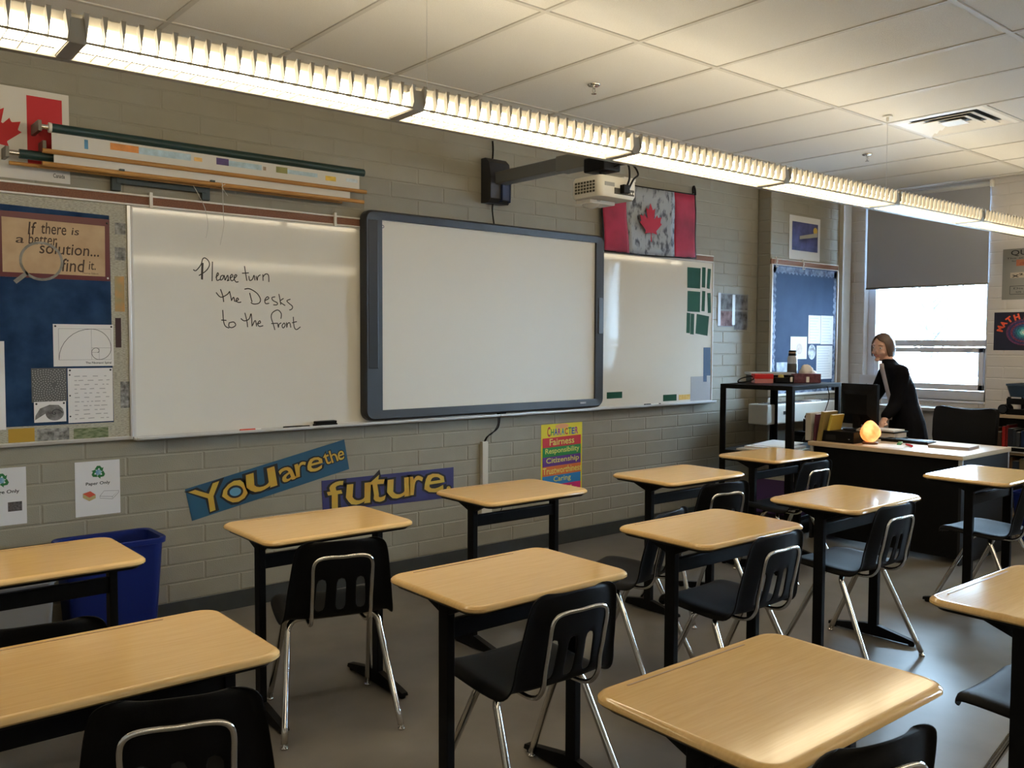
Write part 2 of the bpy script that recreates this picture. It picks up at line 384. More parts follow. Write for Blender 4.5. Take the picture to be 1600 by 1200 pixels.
# ------------------------------------------------------------------ ceiling fixtures
m_lens = mat('lit_lens', (.9, .88, .82), .5, emit=(1., .845, .575), estr=LAMP)
m_louv = mat('louver_paint', (.34, .315, .27), .45)
FX0, FX1 = -2.35, 6.75          # run of the row along the wall
def make_fixture():
    ang = -.0258
    t = thing('linear_light_fixture', (2.4, -1.86, 2.38), 'long suspended fluorescent fixture with white cross blade louvers', 'ceiling light', rz=ang)
    W = t.matrix_basis
    x0, x1 = FX0-2.4, FX1-2.4
    for i, sgn in enumerate((1, -1)):
        pass
    MB(W).box((x0, -.043, .068), (x1, .043, .10), .004).build('ballast_baffle', m_louv, t)  # channel widened to block part of the lens light going up to the ceiling
    MB(W).box((x0, .079, -.008), (x1, .112, .020), .003).build('side_rail', m_louv, t)
    MB(W).box((x0, -.095, -.001), (x1, -.089, .005)).build('side_rail', m_louv, t)
    # joints every 1.19 m
    J = []; x = .52-2.4
    while x > x0: x -= 1.19
    x += 1.19
    while x < x1: J.append(x); x += 1.19
    edges = [x0]+J+[x1]
    bme = None
    for a, b in zip(edges[:-1], edges[1:]):
        a2, b2 = a+.03, b-.03
        if b2-a2 < .05: continue
        n = 16; prof = [(.0785*math.cos(2*math.pi*k/n), .037+.030*math.sin(2*math.pi*k/n)) for k in range(n)]
        MB(W).loft([[(xx, q, z) for q, z in prof] for xx in (a2, b2)]).build('lens', m_lens, t, 'auto')
        k = int((b-a-.05)/.05)
        for i in range(k+1):
            xx = a+.025+(b-a-.05)*i/max(1, k)
            if bme is None:
                # V section blade: knife edge below, wide above, ends taller than the middle
                mb = MB(); L = []
                for q, zb, zt, wt in [(-.106, .022, .086, .008), (-.090, -.002, .070, .0105), (-.078, -.002, .020, .004), (-.05, -.001, .005, .0015), (.05, -.001, .005, .0015), (.083, -.002, .006, .0015)]:
                    L.append([(-.0012, q, zb), (.0012, q, zb), (wt, q, zt), (-wt, q, zt)])
                mb.loft(L); ob = mb.build('louver_blade', m_louv, None); bme = ob
                ob.parent = t; ob.location = (xx, 0, 0)
            else:
                ob = bpy.data.objects.new('louver_blade', bme.data); C.objects.link(ob); ob.parent = t; ob.location = (xx, 0, 0)
    for x in J: MB(W).box((x-.024, -.098, -.006), (x+.024, .1, .07), .004).build('joint_cover', m_louv, t)
    cab = []
    for x in (-1.78, 1.72, 4.0):
        MB(W).cyl((x, 0, .1), (x, 0, ZC-2.38), .0014, n=5).build('hanger_cable', m_alum, t)
        MB(W).lathe([(.006, -.035), (.009, -.03), (.009, -.008), (.03, -.006), (.03, 0)], (x, 0, ZC-2.381), 14).build('hanger_canopy', m_white, t, 'auto')
    return t
fix1 = make_fixture()
# a second row of the same kind hangs further back in the room
fix2 = bpy.data.objects.new('linear_light_fixture', None); C.objects.link(fix2)
fix2.matrix_basis = Matrix.Translation((2.0, -5.75, 2.38))
tag(fix2, 'second fluorescent row at the back of the room seen mirrored in the whiteboards', 'ceiling light')
for ch in list(fix1.children):
    if ch.name.split('.')[0] in ('lens', 'ballast_baffle', 'side_rail', 'joint_cover', 'hanger_cable', 'hanger_canopy'):
        c = ch.copy(); C.objects.link(c); c.parent = fix2
# ------------------------------------------------------------------ air diffuser, sprinklers
vx0, vx1, vy0, vy1 = GX+.61*5+.012, GX+.61*6-.012, GY-.61+.012, GY-.012
t = thing('air_diffuser', ((vx0+vx1)/2, (vy0+vy1)/2, ZC-.01), 'square white ceiling air diffuser with stepped blades', 'vent')
mb = MB(); mb.box((vx0, vy0, ZC), (vx1, vy1, ZC+.004)); 
cxv, cyv = (vx0+vx1)/2, (vy0+vy1)/2
MB().box((vx0+.03, vy0+.03, ZC+.02), (vx1-.03, vy1-.03, ZC+.03)).build('dark_throat', mat('duct_dark', (.02, .02, .02), .7), t)
def sq_ring(mb, h0, z0, h1, z1, th=.004):
    L = []
    for (h, z) in ((h0, z0), (h1, z1)):
        L.append([(cxv-h, cyv-h, z), (cxv+h, cyv-h, z), (cxv+h, cyv+h, z), (cxv-h, cyv+h, z)])
    L2 = [[(x, y, z+th) for x, y, z in l] for l in L]
    mb.loft([L[0], L[1], L2[1], L2[0], L[0]], cap=False)
m_diff = mat('diffuser_paint', (.75, .74, .72), .35)
mb = MB(); sq_ring(mb, .296, ZC+.0, .27, ZC-.004); mb.build('frame', m_diff, t)
for k, (h0, h1) in enumerate([(.27, .215), (.205, .15), (.14, .085)]):
    mb = MB(); sq_ring(mb, h0, ZC-.003, h1, ZC+.018); mb.build('blade_ring', m_diff, t)
MB().box((cxv-.07, cyv-.07, ZC-.002), (cxv+.07, cyv+.07, ZC+.003), .001).build('centre_plate', m_diff, t)
def sprinkler(u, v, label):
    x, y = pz(u, v, ZC)
    t = thing('sprinkler_head', (x, y, ZC-.05), label, 'sprinkler', 'ceiling sprinklers')
    MB().lathe([(.014, -.012), (.03, -.01), (.038, -.003), (.038, 0)], (x, y, ZC), 18).build('escutcheon', m_chrome, t, True)
    mb = MB(); mb.cyl((x, y, ZC-.012), (x, y, ZC-.024), .009, n=10)
    for s in (-1, 1): mb.tube([(x+s*.008, y, ZC-.02), (x+s*.011, y, ZC-.034), (x+s*.003, y, ZC-.048)], .0022, 6)
    mb.build('frame_arms', m_chrome, t)
    MB().lathe([(.002, -.05), (.014, -.051), (.015, -.053), (.002, -.054)], (x, y, ZC), 14).build('deflector', m_chrome, t)
sprinkler(928, 132, 'chrome sprinkler head on the ceiling above the projector')
sprinkler(1355, 241, 'small chrome sprinkler head on the ceiling near the window')
# ------------------------------------------------------------------ student desks
DW, DD, DZ = .667, .472, .748
def rrect(hw, hd, r, n=6):
    P = []
    for cx, cy, a0 in ((hw-r, hd-r, 0), (-hw+r, hd-r, 90), (-hw+r, -hd+r, 180), (hw-r, -hd+r, 270)):
        for k in range(n+1):
            a = math.radians(a0+90*k/n); P.append((cx+r*math.cos(a), cy+r*math.sin(a)))
    return P
def make_desk():
    t = thing('student_desk', (0, 0, 0), 'student desk', 'desk')
    hw, hd = DW/2, DD/2; R = .055
    L = []
    for ins, z in [(.020, -.025), (.006, -.022), (.0, -.016), (.0006, -.009), (.006, -.003), (.013, .0), (.0165, -.0008), (.019, -.0008)]:
        L.append([(x, y, DZ+z) for x, y in rrect(hw-ins, hd-ins, R-ins*.6)])
    top = MB().loft(L).build('desktop', m_wood, t, 'auto')
    MB().box((-.24, hd-.034, DZ-.0006), (.18, hd-.029, DZ+.0004)).build('pencil_groove', mat('groove_edge', (.36, .22, .10), .4), top)
    MB().loft([[(x, y, DZ-z) for x, y in rrect(hw-i, hd-i, .04)] for i, z in ((.022, .034), (.016, .0245))]).build('underside_shade', m_black, t)  # black slab stands in for the shadow line beneath the top
    for s in (-1, 1):
        x = s*.268
        leg = MB().box((x-.014, -.042, .03), (x+.014, .006, DZ-.035), .003).build('leg', m_black, t)
        MB().loft([[(x-.012, y, z) for y, z in ((-.14, DZ-.03), (.12, DZ-.03), (.0, DZ-.075), (-.04, DZ-.075))], [(x+.012, y, z) for y, z in ((-.14, DZ-.03), (.12, DZ-.03), (.0, DZ-.075), (-.04, DZ-.075))]]).build('gusset', m_black, leg)
        mb = MB(); prof = [(-.235, .012, .026), (-.20, .010, .034), (-.05, .008, .062), (.02, .008, .062), (.18, .010, .034), (.222, .012, .026)]
        mb.loft([[(x-.018, y, a), (x+.018, y, a), (x+.014, y, b), (x-.014, y, b)] for y, a, b in prof])
        ft = mb.build('foot', m_black, t)
        for y in (-.215, .2): MB().lathe([(.014, 0), (.016, .004), (.014, .014)], (x, y, 0), 12).build('glide', m_plastic, ft)
    MB().box((-.258, -.034, .595), (.258, -.006, .652), .006).build('cross_bar', m_black, t)
    return t
def make_chair():
    t = thing('student_chair', (0, 0, 0), 'student chair', 'chair')
    prof = [(.220, .404, .150), (.224, .428, .185), (.208, .446, .202), (.16, .449, .211), (.08, .445, .216), (0, .439, .218), (-.08, .435, .217), (-.13, .437, .215), (-.165, .451, .212), (-.186, .478, .207), (-.196, .51, .203),
            (-.203, .535, .200), (-.211, .57, .196), (-.218, .605, .191), (-.225, .64, .186), (-.233, .68, .181), (-.241, .72, .172), (-.245, .738, .163), (-.247, .750, .142), (-.248, .756, .11)]
    S_ = [-1, -.93, -.75, -.55, -.47, -.30, -.18, -.085, .085, .18, .30, .47, .55, .75, .93, 1]
    vs = []; fs = []; nc = len(S_)
    for j, (y, z, hw) in enumerate(prof):
        back = min(1, max(0, (j-7)/4)); 
        for s in S_:
            e = abs(s)**2
            sk = 1. if abs(s) == 1 else 0.
            vs.append((s*hw, y+back*(.034*e-.018*sk), z+(1-back)*(.010*abs(s)**4-.004*(1-e)-.026*sk)))
    for j in range(len(prof)-1):
        for i in range(nc-1):
            if 9 <= j <= 12 and i in (4, 7, 10): continue
            a = j*nc+i; fs.append((a, a+1, a+nc+1, a+nc))
    sh = MB().add(vs, fs).build('shell', m_plastic, t, True)
    so = sh.modifiers.new('thickness', 'SOLIDIFY'); so.thickness = .007; so.offset = -1
    ss = sh.modifiers.new('smooth', 'SUBSURF'); ss.levels = 1; ss.render_levels = 1
    # chrome loop behind the backrest
    R = []
    def by(z): 
        for (y0, z0, _), (y1, z1, _) in zip(prof[8:], prof[9:]):
            if z0 <= z <= z1: return y0+(y1-y0)*(z-z0)/(z1-z0)
        return -.16
    left = [(-.105, -.05, .418), (-.108, -.13, .416), (-.110, -.178, .432), (-.112, -.205, .47)]+[(-.112+.0*(z-.5), by(z)-.013, z) for z in (.52, .57, .62, .655)]+[(-.106, by(.678)-.013, .679), (-.088, by(.69)-.013, .693), (-.05, by(.695)-.012, .697)]
    pts = left+[(0, by(.697)-.010, .695)]+[(-x, y, z) for x, y, z in reversed(left)]
    MB().tube(catmull(pts, 3), .0078, 8).build('back_loop', m_chrome, t, True)
    for s in (-1, 1):
        for f, (tx, ty, fx, fy) in ((1, (.172, .045, .208, .238)), (-1, (.176, -.052, .222, -.242))):
            top = Vector((s*tx, ty, .405)); ft = Vector((s*fx, fy, .016)); d = (ft-top)
            path = [(0, ty-f*.01, .419), (s*.10, ty-f*.01, .419), (s*.142, ty-f*.006, .417), (s*.163, ty, .407), tuple(top+d*.05), tuple(top+d*.12), tuple(top+d*.5), tuple(ft)]
            leg = MB().tube(catmull(path, 3), .0125, 9).build('leg', m_chrome, t, True)
            MB().lathe([(.013, 0), (.015, .003), (.014, .008), (.006, .012), (.006, .022)], (s*fx, fy+f*.003, 0), 12).build('glide', m_chrome, leg, True)
    for x in (-.12, .12):
        for y in (.11,): MB().lathe([(.006, 0), (.005, .0015), (.002, .0025)], (x, y, .4452), 10).build('rivet', m_chrome, t)
    return t
DESKS = {   # x, y, turn, label
 'B': (-0.74, -1.391, 0., 'tan topped student desk standing in front of the blue bin'),
 'C': (0.343, -1.427, -.01, 'tan topped student desk below the two word banners'),
 'D': (1.487, -1.321, -.01, 'tan topped student desk beside the rainbow striped poster'),
 'F': (2.61, -1.48, -.02, 'tan topped student desk by the wall between the rainbow poster and black cart'),
 'H': (3.823, -1.31, 0., 'tan topped student desk right in front of the black metal cart'),
 'A': (-0.783, -2.538, -.01, 'large tan student desk cut by the left edge of the picture'),
 'E': (0.433, -2.562, -.005, 'tan student desk in the middle row, nearest the picture centre bottom'),
 'G': (1.565, -2.505, -.015, 'tan student desk in the middle row right of the picture centre'),
 'I': (2.635, -2.501, .01, 'tan student desk in the middle row in front of the teacher desk lamp'),
 'K': (4.001, -2.612, 0., 'tan student desk with white window glare at the right edge near teacher desk'),
 'J': (0.262, -3.655, -.015, 'largest tan student desk, nearest to the viewer at the bottom right'),
 'L': (1.535, -3.785, -.02, 'tan student desk cut by the right edge with bluish glare on its corner')}
CHAIRS = {
 'B': (-.84, -1.96, -10, 'black shell chair at the far left desk, only its top edge showing'),
 'C': (.30, -1.60, -17, 'black shell chair with chrome legs turned askew below the banners'),
 'D': (1.60, -2.0, 13, 'black shell chair pulled well back from its desk and turned aside'),
 'F': (2.55, -1.66, -11, 'black shell chair at the wall side desk before the black cart'),
 'H': (3.68, -1.50, -2, 'black shell chair beside the purple crate at the far desk'),
 'A': (-.68, -2.68, -20, 'black shell chair cut by the bottom left corner'),
 'E': (.464, -2.62, -2, 'black shell chair with chrome loop in the bottom middle of the picture'),
 'G': (1.61, -2.57, -1, 'black shell chair behind the largest near desk, second in the middle row'),
 'I': (2.60, -2.555, -3, 'black shell chair with bluish daylight on its seat before the teacher desk'),
 'K': (3.945, -2.68, -2, 'black shell chair at the right edge with strong daylight on its seat'),
 'J': (.235, -3.715, -12, 'black shell chair cut by the bottom edge at the largest desk'),
 'L': (1.505, -3.82, 0, 'black shell chair cut by the lower right corner')}
d0 = make_desk(); c0 = make_chair(); first = True
for k, (x, y, a, lab) in DESKS.items():
    o = d0 if k == 'B' else copy_tree(d0)
    o.location = (x, y, 0); o.rotation_euler = (0, 0, a); tag(o, lab, 'desk', 'student desks')
for k, (x, y, a, lab) in CHAIRS.items():
    o = c0 if k == 'B' else copy_tree(c0)
    o.location = (x, y, 0); o.rotation_euler = (0, 0, math.radians(a)); tag(o, lab, 'chair', 'student chairs')
# ------------------------------------------------------------------ front wall: boards
def rect_px(u0, v0, u1, v1, y=0.):
    """picture rectangle -> upright rectangle on the front wall"""
    uc, vc = (u0+u1)/2, (v0+v1)/2
    return pf(u0, vc, y)[0], pf(uc, v1, y)[1], pf(u1, vc, y)[0], pf(uc, v0, y)[1]
def tpx(mb, body, u0, v0, u1, v1, c, y=0., **k):
    a0, b0, a1, b1 = rect_px(u0, v0, u1, v1, y); return text(mb, body, a0, b0, a1, b1, c, **k)
def sheet(name, F, a0, b0, a1, b1, c, M, parent=None, th=.0008):
    return MB(F).box((a0, b0, c), (a1, b1, c+th)).build(name, M, parent)
def poly(name, F, pts, c, M, parent=None, th=.0006):
    area = sum(pts[i-1][0]*pts[i][1]-pts[i][0]*pts[i-1][1] for i in range(len(pts)))
    if area < 0: pts = pts[::-1]
    return MB(F).prism(pts, c, c+th).build(name, M, parent)
def pthing(name, F, a, b, label, cat, group=None):
    t = bpy.data.objects.new(name, None); C.objects.link(t); t.empty_display_size = .05
    t.matrix_basis = Matrix.Translation(F @ Vector((a, b, 0))); return tag(t, label, cat, group)
def pin(F, a, b, c, parent, M=None): MB(F).lathe([(.004, 0), (.005, .002), (.003, .005)], (a, b, c), 8).build('pin', M or m_ink, parent)
def newsprint(name, base, ink, sc=70.):
    if name in MATS: return MATS[name]
    M = mat(name, base, .85); nt = M.node_tree; b = nt.nodes['Principled BSDF']
    tc = nt.nodes.new('ShaderNodeTexCoord'); mp = nt.nodes.new('ShaderNodeMapping'); mp.inputs['Scale'].default_value = (1, 1, 5)
    nz = nt.nodes.new('ShaderNodeTexNoise'); nz.inputs['Scale'].default_value = sc; nz.inputs['Detail'].default_value = 5
    rp = nt.nodes.new('ShaderNodeValToRGB'); rp.color_ramp.elements[0].position = .40; rp.color_ramp.elements[1].position = .56
    rp.color_ramp.elements[0].color = (*ink, 1); rp.color_ramp.elements[1].color = (*base, 1)
    nt.links.new(tc.outputs['Object'], mp.inputs['Vector']); nt.links.new(mp.outputs['Vector'], nz.inputs['Vector'])
    nt.links.new(nz.outputs['Fac'], rp.inputs['Fac']); nt.links.new(rp.outputs['Color'], b.inputs['Base Color']); return M
m_news = newsprint('newsprint', (.46, .43, .34), (.30, .28, .22))
m_photo = mat('grey_photo_print', (.05, .05, .045), .6, col2=(.38, .37, .34), scale=45, detail=5)
m_blue = mat('painted_blue_paper', (.005, .020, .062), .75, spec=.2, col2=(.022, .055, .12), scale=9, detail=7)
# left bulletin board
BL0, BL1, BB0, BB1 = -1.25, .028, 1.003, 2.186
t = pthing('bulletin_board', FF, -.6, 1.0, 'wide bulletin board with blue painted paper and newspaper border', 'bulletin board')
MB(FF).box((BL0, BB0, .0), (BL1, BB1, .012)).build('backing', m_news, t)
mb = MB(FF)
for (a0, b0, a1, b1) in [(BL0, BB0-.012, BL1, BB0+.006), (BL1-.012, BB0, BL1+.004, BB1), (BL0, BB0, BL0+.012, BB1)]: mb.box((a0, b0, 0), (a1, b1, .02), .002)
mb.build('frame', m_alum, t)
zs = [1.01, 1.13, 1.27, 1.45, 1.58, 1.74, 1.86, 1.98, 2.09, 2.184]
for z0, z1 in zip(zs[:-1], zs[1:]): sheet('newspaper_sheet', FF, -.075+random.uniform(-.004, .006), z0, .014, z1-.004, .0122+random.uniform(0, .0006), m_news, t)
xs_ = [-1.23, -1.0, -.76, -.55, -.36, -.2, -.055]
for x0, x1 in zip(xs_[:-1], xs_[1:]):
    sheet('newspaper_sheet', FF, x0, 2.09+random.uniform(-.004, .004), x1-.003, 2.184, .0122+random.uniform(0, .0006), m_news, t)
    sheet('newspaper_sheet', FF, x0, 1.008, x1-.003, 1.115+random.uniform(-.004, .004), .0122+random.uniform(0, .0006), m_news, t)
bp = poly('painted_paper', FF, [(-1.2, 1.09), (-.062, 1.085), (-.068, 2.125), (-1.2, 2.15)], .0135, m_blue, t)
for (u0, v0, u1, v1, M, n) in [(178, 349, 195, 367, m_photo, 'clipping'), (178, 387, 195, 407, m_photo, 'clipping'), (178, 432, 193, 487, mat('orange_print', hexc('8a8a6a'), .7, col2=hexc('c08a4a'), scale=14), 'clipping'),
        (179, 497, 188, 543, mat('maroon_print', hexc('3a2224'), .7), 'clipping'), (187, 596, 202, 637, m_photo, 'clipping'), (12, 669, 53, 691, mat('yellow_note', hexc('b08a30'), .8), 'yellow_note'),
        (57, 669, 107, 689, m_photo, 'clipping'), (114, 668, 168, 685, mat('green_print', hexc('4a5a34'), .8, col2=hexc('8a9070'), scale=40, stretch=(1, 1, 3)), 'clipping')]:
    a0, b0, a1, b1 = rect_px(u0, v0, u1, v1); sheet(n, FF, a0, max(b0, 1.012), a1, b1, .0142, M, t)
# framed saying poster on it
a0, b0, a1, b1 = -.575, 1.797, pf(170, 390)[0], 2.105
t = pthing('saying_poster', FF, (a0+a1)/2, b0, 'laminated maroon and tan poster with saying and magnifying glass drawing', 'poster')
sheet('maroon_sheet', FF, a0, b0, a1, b1, .0155, mat('maroon_gloss', hexc('5a1c22'), .3), t)
poly('tan_panel', FF, [(a0+.03, b0+.022), (a1-.024, b0+.022), (a1-.022, b1-.035), (a0+.03, b1-.028)], .0166, mat('parchment_print', (.40, .25, .13), .35, col2=(.50, .34, .19), scale=11), t)
m_brown = mat('brown_ink', (.045, .022, .012), .6)
mb = MB(FF)
for (w, u0, v0, u1, v1) in [('If', 42, 347, 56, 367), ('there', 63, 349, 102, 367), ('is', 110, 357, 122, 368), ('a', 23, 371, 36, 380), ('better', 43, 366, 88, 383), ('solution...', 60, 381, 153, 399), ('find', 95, 405, 131, 425), ('it.', 137, 409, 148, 422)]:
    mb = MB(FF); tpx(mb, w, u0, v0, u1, v1, .0174, shear=.12, bold=.005); mb.build('lettering', m_brown, t)
mb = MB(FF); tpx(mb, 'Thomas Edison', 127, 426, 152, 429, .0174); mb.build('small_lettering', m_brown, t)
cx, cz = pf(63.5, 408.5); mb = MB(FF)
ring = [(cx+.098*math.cos(k*math.pi/16)*.92, cz+.088*math.sin(k*math.pi/16)) for k in range(33)]
mb.ribbon(ring, .012, .0178); hx = pf(42, 426); hx2 = pf(22, 441)
mb.ribbon([hx, hx2], .02, .0178); mb.build('magnifier_drawing', mat('steel_print', (.13, .12, .10), .4, col2=(.28, .26, .22), scale=25), t)
pin(FF, a1-.012, b1-.02, .017, t); pin(FF, a1-.012, b0+.014, .017, t, m_white)
# sheets pinned to the board
def paper_px(name, u0, v0, u1, v1, c, label, cat='paper', M=None, pins=True):
    a0, b0, a1, b1 = rect_px(u0, v0, u1, v1); t = pthing(name, FF, (a0+a1)/2, b0, label, cat)
    sheet('sheet', FF, a0, b0, a1, b1, c, M or m_paper, t)
    if pins:
        for a in (a0+.01, a1-.01): pin(FF, a, b1-.01, c+.0008, t)
    return t, a0, b0, a1, b1
t, a0, b0, a1, b1 = paper_px('spiral_sheet', 82, 507, 176, 572, .0150, 'white sheet with a drawn spiral and nested rectangles')
mb = MB(FF); x0, x1, y0, y1 = a0+.024, a1-.012, b0+.032, b1-.022; Wd, Hd = x1-x0, y1-y0
sq = [(x0, y0), (x1, y0), (x1, y1), (x0, y1), (x0, y0)]; mb.ribbon(sq[:2], .0012, .0162); mb.ribbon(sq[1:3], .0012, .0162); mb.ribbon(sq[2:4], .0012, .0162); mb.ribbon(sq[3:], .0012, .0162)
mb.ribbon([(x0+.618*Wd, y0), (x0+.618*Wd, y1)], .0012, .0162); mb.ribbon([(x0+.618*Wd, y0+.382*Hd), (x1, y0+.382*Hd)], .0012, .0162); mb.ribbon([(x0+.764*Wd, y0), (x0+.764*Wd, y0+.382*Hd)], .0012, .0162)
mb.ribbon([(x0+.618*Wd, y0+.236*Hd), (x0+.764*Wd, y0+.236*Hd)], .0012, .0162)
mb.build('rectangle_lines', mat('grey_ink', (.2, .2, .2), .6), t)
P = []
cxr, cyr, rx_, ry_ = .618, .0, .618, 1.0
for (cu_, cv_, ru_, rv_, a0_) in [(.618, 0, .618, 1., 180), (.618, .382, .382, .618, 90), (.764, .382, .236, .382, 0), (.764, .236, .146, .236, -90), (.708, .236, .09, .146, -180), (.708, .29, .056, .09, -270), (.73, .29, .034, .056, -360)]:
    for k in range(9): th = math.radians(a0_-90*k/8); P.append((x0+Wd*(cu_+ru_*math.cos(th)), y0+Hd*(cv_+rv_*math.sin(th))))
mb = MB(FF).ribbon(P, .0022, .0164); text(mb, 'The Fibonacci Spiral', x0+.5*Wd, b0+.008, x1, b0+.022, .0164, bold=.015); mb.build('spiral_line', m_ink, t)
t, a0, b0, a1, b1 = paper_px('sunflower_picture', 48, 575, 103, 628, .0150, 'small grey picture of a seed head pattern', 'picture', mat('seed_photo', (.10, .10, .095), .6), False)
mb = MB(FF); ccx, ccy = (a0+a1)/2+.02, (b0+b1)/2
for k in range(4, 520):
    r = .0062*math.sqrt(k); th = k*2.39996; x, y = ccx+r*math.cos(th), ccy+r*math.sin(th); s_ = .0022
    if a0+.004 < x < a1-.004 and b0+.004 < y < b1-.004: mb.add([(x-s_, y-s_, .0161), (x+s_, y-s_, .0161), (x+s_, y+s_, .0161), (x-s_, y+s_, .0161)], [(0, 1, 2, 3)])
mb.build('seed_dots', mat('seed_dot_print', (.36, .35, .33), .7), t, kind='stuff')
t, a0, b0, a1, b1 = paper_px('shell_picture', 52, 627, 102, 659, .0165, 'small white picture of a spiral seashell', 'picture')
mb = MB(FF); cx, cy = a0+.64*(a1-a0), b0+.42*(b1-b0); hw, hh = (a1-a0)*.40, (b1-b0)*.42
out = [(cx+hw*math.cos(th)*(1-.0*th), cy+hh*math.sin(th)) for th in [k*math.pi/14 for k in range(0, 15)]]
sh = [(cx+hw*.72*math.cos(k*math.pi/12), cy+hh*.85*math.sin(k*math.pi/12)) for k in range(-12, 13)]
mb.prism(sh, .0176, .0180)
body = [(cx-hw*.72, cy+.0), (cx-hw*1.55, cy-hh*.72), (cx-hw*1.5, cy-hh*.2), (cx-hw*1.15, cy+hh*.6), (cx-hw*.4, cy+hh*1.0), (cx+hw*.3, cy+hh*.95), (cx+hw*.7, cy+hh*.4), (cx, cy+hh*.2)]
mb.prism(body[::-1], .0174, .0178); mb.build('shell_drawing', mat('shell_print', (.07, .065, .06), .6, col2=(.26, .25, .24), scale=30), t)
P = [(cx+hw*.6*math.exp(-.16*k)*math.cos(k*.45), cy+hh*.7*math.exp(-.16*k)*math.sin(k*.45)) for k in range(22)]
MB(FF).ribbon(P, .003, .0184).build('shell_line', m_ink, t)
t, a0, b0, a1, b1 = paper_px('handwritten_sheet', 105, 575, 175, 659, .0148, 'white three hole sheet of faint writing below the spiral drawing')
mb = MB(FF)
for k in range(11):
    z = b1-.04-.021*k; x = a0+.03
    while x < a1-.03:
        w = random.uniform(.008, .03); mb.ribbon([(x, z), (min(a1-.015, x+w), z+random.uniform(-.001, .001))], .0045, .0158); x += w+random.uniform(.006, .03)
mb.build('faint_writing', mat('pencil', (.42, .41, .40), .8), t)
for q in (.12, .5, .88): MB(FF).lathe([(.004, 0), (.004, .0006)], (a0+.009, b0+q*(b1-b0), .0157), 8).build('punch_hole', m_ink, t)
t, a0, b0, a1, b1 = paper_px('white_sheet', -70, 533, 7, 673, .0150, 'white sheet cut by the left edge of the picture', pins=False)
# whiteboards
WZ0, WZ1 = 1.0, 2.186
def whiteboard(x0, x1, label):
    t = pthing('whiteboard', FF, (x0+x1)/2, WZ0, label, 'whiteboard')
    sf = MB(FF).box((x0, WZ0, .0), (x1, WZ1, .014)).build('surface', m_board, t)
    mb = MB(FF)
    for (a0, b0, a1, b1) in [(x0, WZ0-.006, x1, WZ0+.008), (x0-.002, WZ0, x0+.012, WZ1), (x1-.012, WZ0, x1+.002, WZ1), (x0, WZ1-.006, x1, WZ1)]: mb.box((a0, b0, 0), (a1, b1, .019), .002)
    mb.build('frame', mat('pale_trim', (.58, .56, .53), .4), t)
    mb = MB(FF); mb.box((x0, WZ0-.014, .0), (x1, WZ0-.006, .07), .002); mb.box((x0, WZ0-.014, .064), (x1, WZ0+.006, .07), .002)
    mb.build('marker_tray', mat('tray_alu', (.60, .60, .60), .35, metal=.4), t)
    return t
wb1 = whiteboard(.034, 2.432, 'left whiteboard with handwritten black message about turning desks')
wb2 = whiteboard(2.436, 4.838, 'right whiteboard with green cards at its right edge')
HW = """95,250 130,262 190,190 215,115 250,108 290,150 295,205 250,270 165,325|215,165 210,270 207,375|207,165 203,270 201,372|335,150 333,270 330,395|375,350 410,312 400,290 385,330 392,385 432,370|470,320 440,335 436,380 465,365 480,320 492,385|495,382 525,320 532,370 518,390 548,380|550,362 590,332 575,310 555,350 575,390 612,370|610,360 640,325 620,315 605,360 630,405 660,400|735,205 750,300 765,390|705,295 750,294 790,290|790,330 800,385 835,370 855,320 867,385|880,330 895,385 902,340 935,315|965,310 968,390|968,340 1000,305 1035,320 1040,405|435,495 465,580 475,655|380,535 440,595 520,560 550,520|548,520 562,580 575,640|570,640 600,595 612,650|620,650 660,625 645,605 630,640 660,660 695,655|735,495 800,490 890,545 935,620 915,670 850,680 815,660|800,540 815,600 830,655|985,640 1040,610 1020,590 990,630 1000,675 1045,670|1120,590 1080,600 1090,635 1145,665 1140,690 1095,690|1165,555 1178,620 1190,690|1225,610 1180,650 1245,700|1310,620 1265,640 1290,670 1335,710 1325,745 1295,755|463,755 475,900 500,960 545,980|445,880 480,883 510,885|545,910 540,960 580,975 625,945 600,905 545,915|740,790 765,890 775,970|690,860 730,890 790,870 815,800|820,800 826,880 830,960|835,950 870,885 887,960|890,930 935,915 925,890 900,925 920,960 970,950|1190,865 1195,800 1150,755 1085,790 1070,850 1095,930 1115,1005|1070,925 1110,922 1150,920|1150,920 1160,975 1167,935 1195,915|1230,915 1205,950 1220,980 1245,945 1230,915|1260,910 1265,975 1272,930 1300,915 1315,975|1345,840 1355,960 1385,1000 1435,965|1330,915 1360,907 1390,900"""
mb = MB(FF)
for i, st in enumerate(HW.split('|')):
    P = [tuple(map(float, q.split(','))) for q in st.split()]
    P = catmull(P, 4); mb.ribbon([pf(290+x*.125, 390+y*.125, -.014) for x, y in P], .0085 if i in (1, 2) else .0056, .0146+.00005*(i % 5))
mb.build('handwriting', mat('marker_ink', (.02, .018, .016), .5), wb1)
# cork map rail above the boards
t = pthing('map_rail', FF, 2., 2.19, 'brown cork display rail running above the boards', 'rail')
MB(FF).box((-1.25, 2.196, .0), (4.838, 2.240, .012)).build('cork_strip', m_cork, t)
MB(FF).box((-1.25, 2.188, 0), (4.838, 2.197, .018), .002).build('lower_trim', m_white, t)
MB(FF).box((-1.25, 2.238, 0), (4.838, 2.247, .018), .002).build('upper_trim', m_white, t)
for u in (234, 521):
    a = pf(u, 315)[0]; MB(FF).box((a-.008, 2.182, .0), (a+.008, 2.262, .026), .002).build('clip', m_white, t)
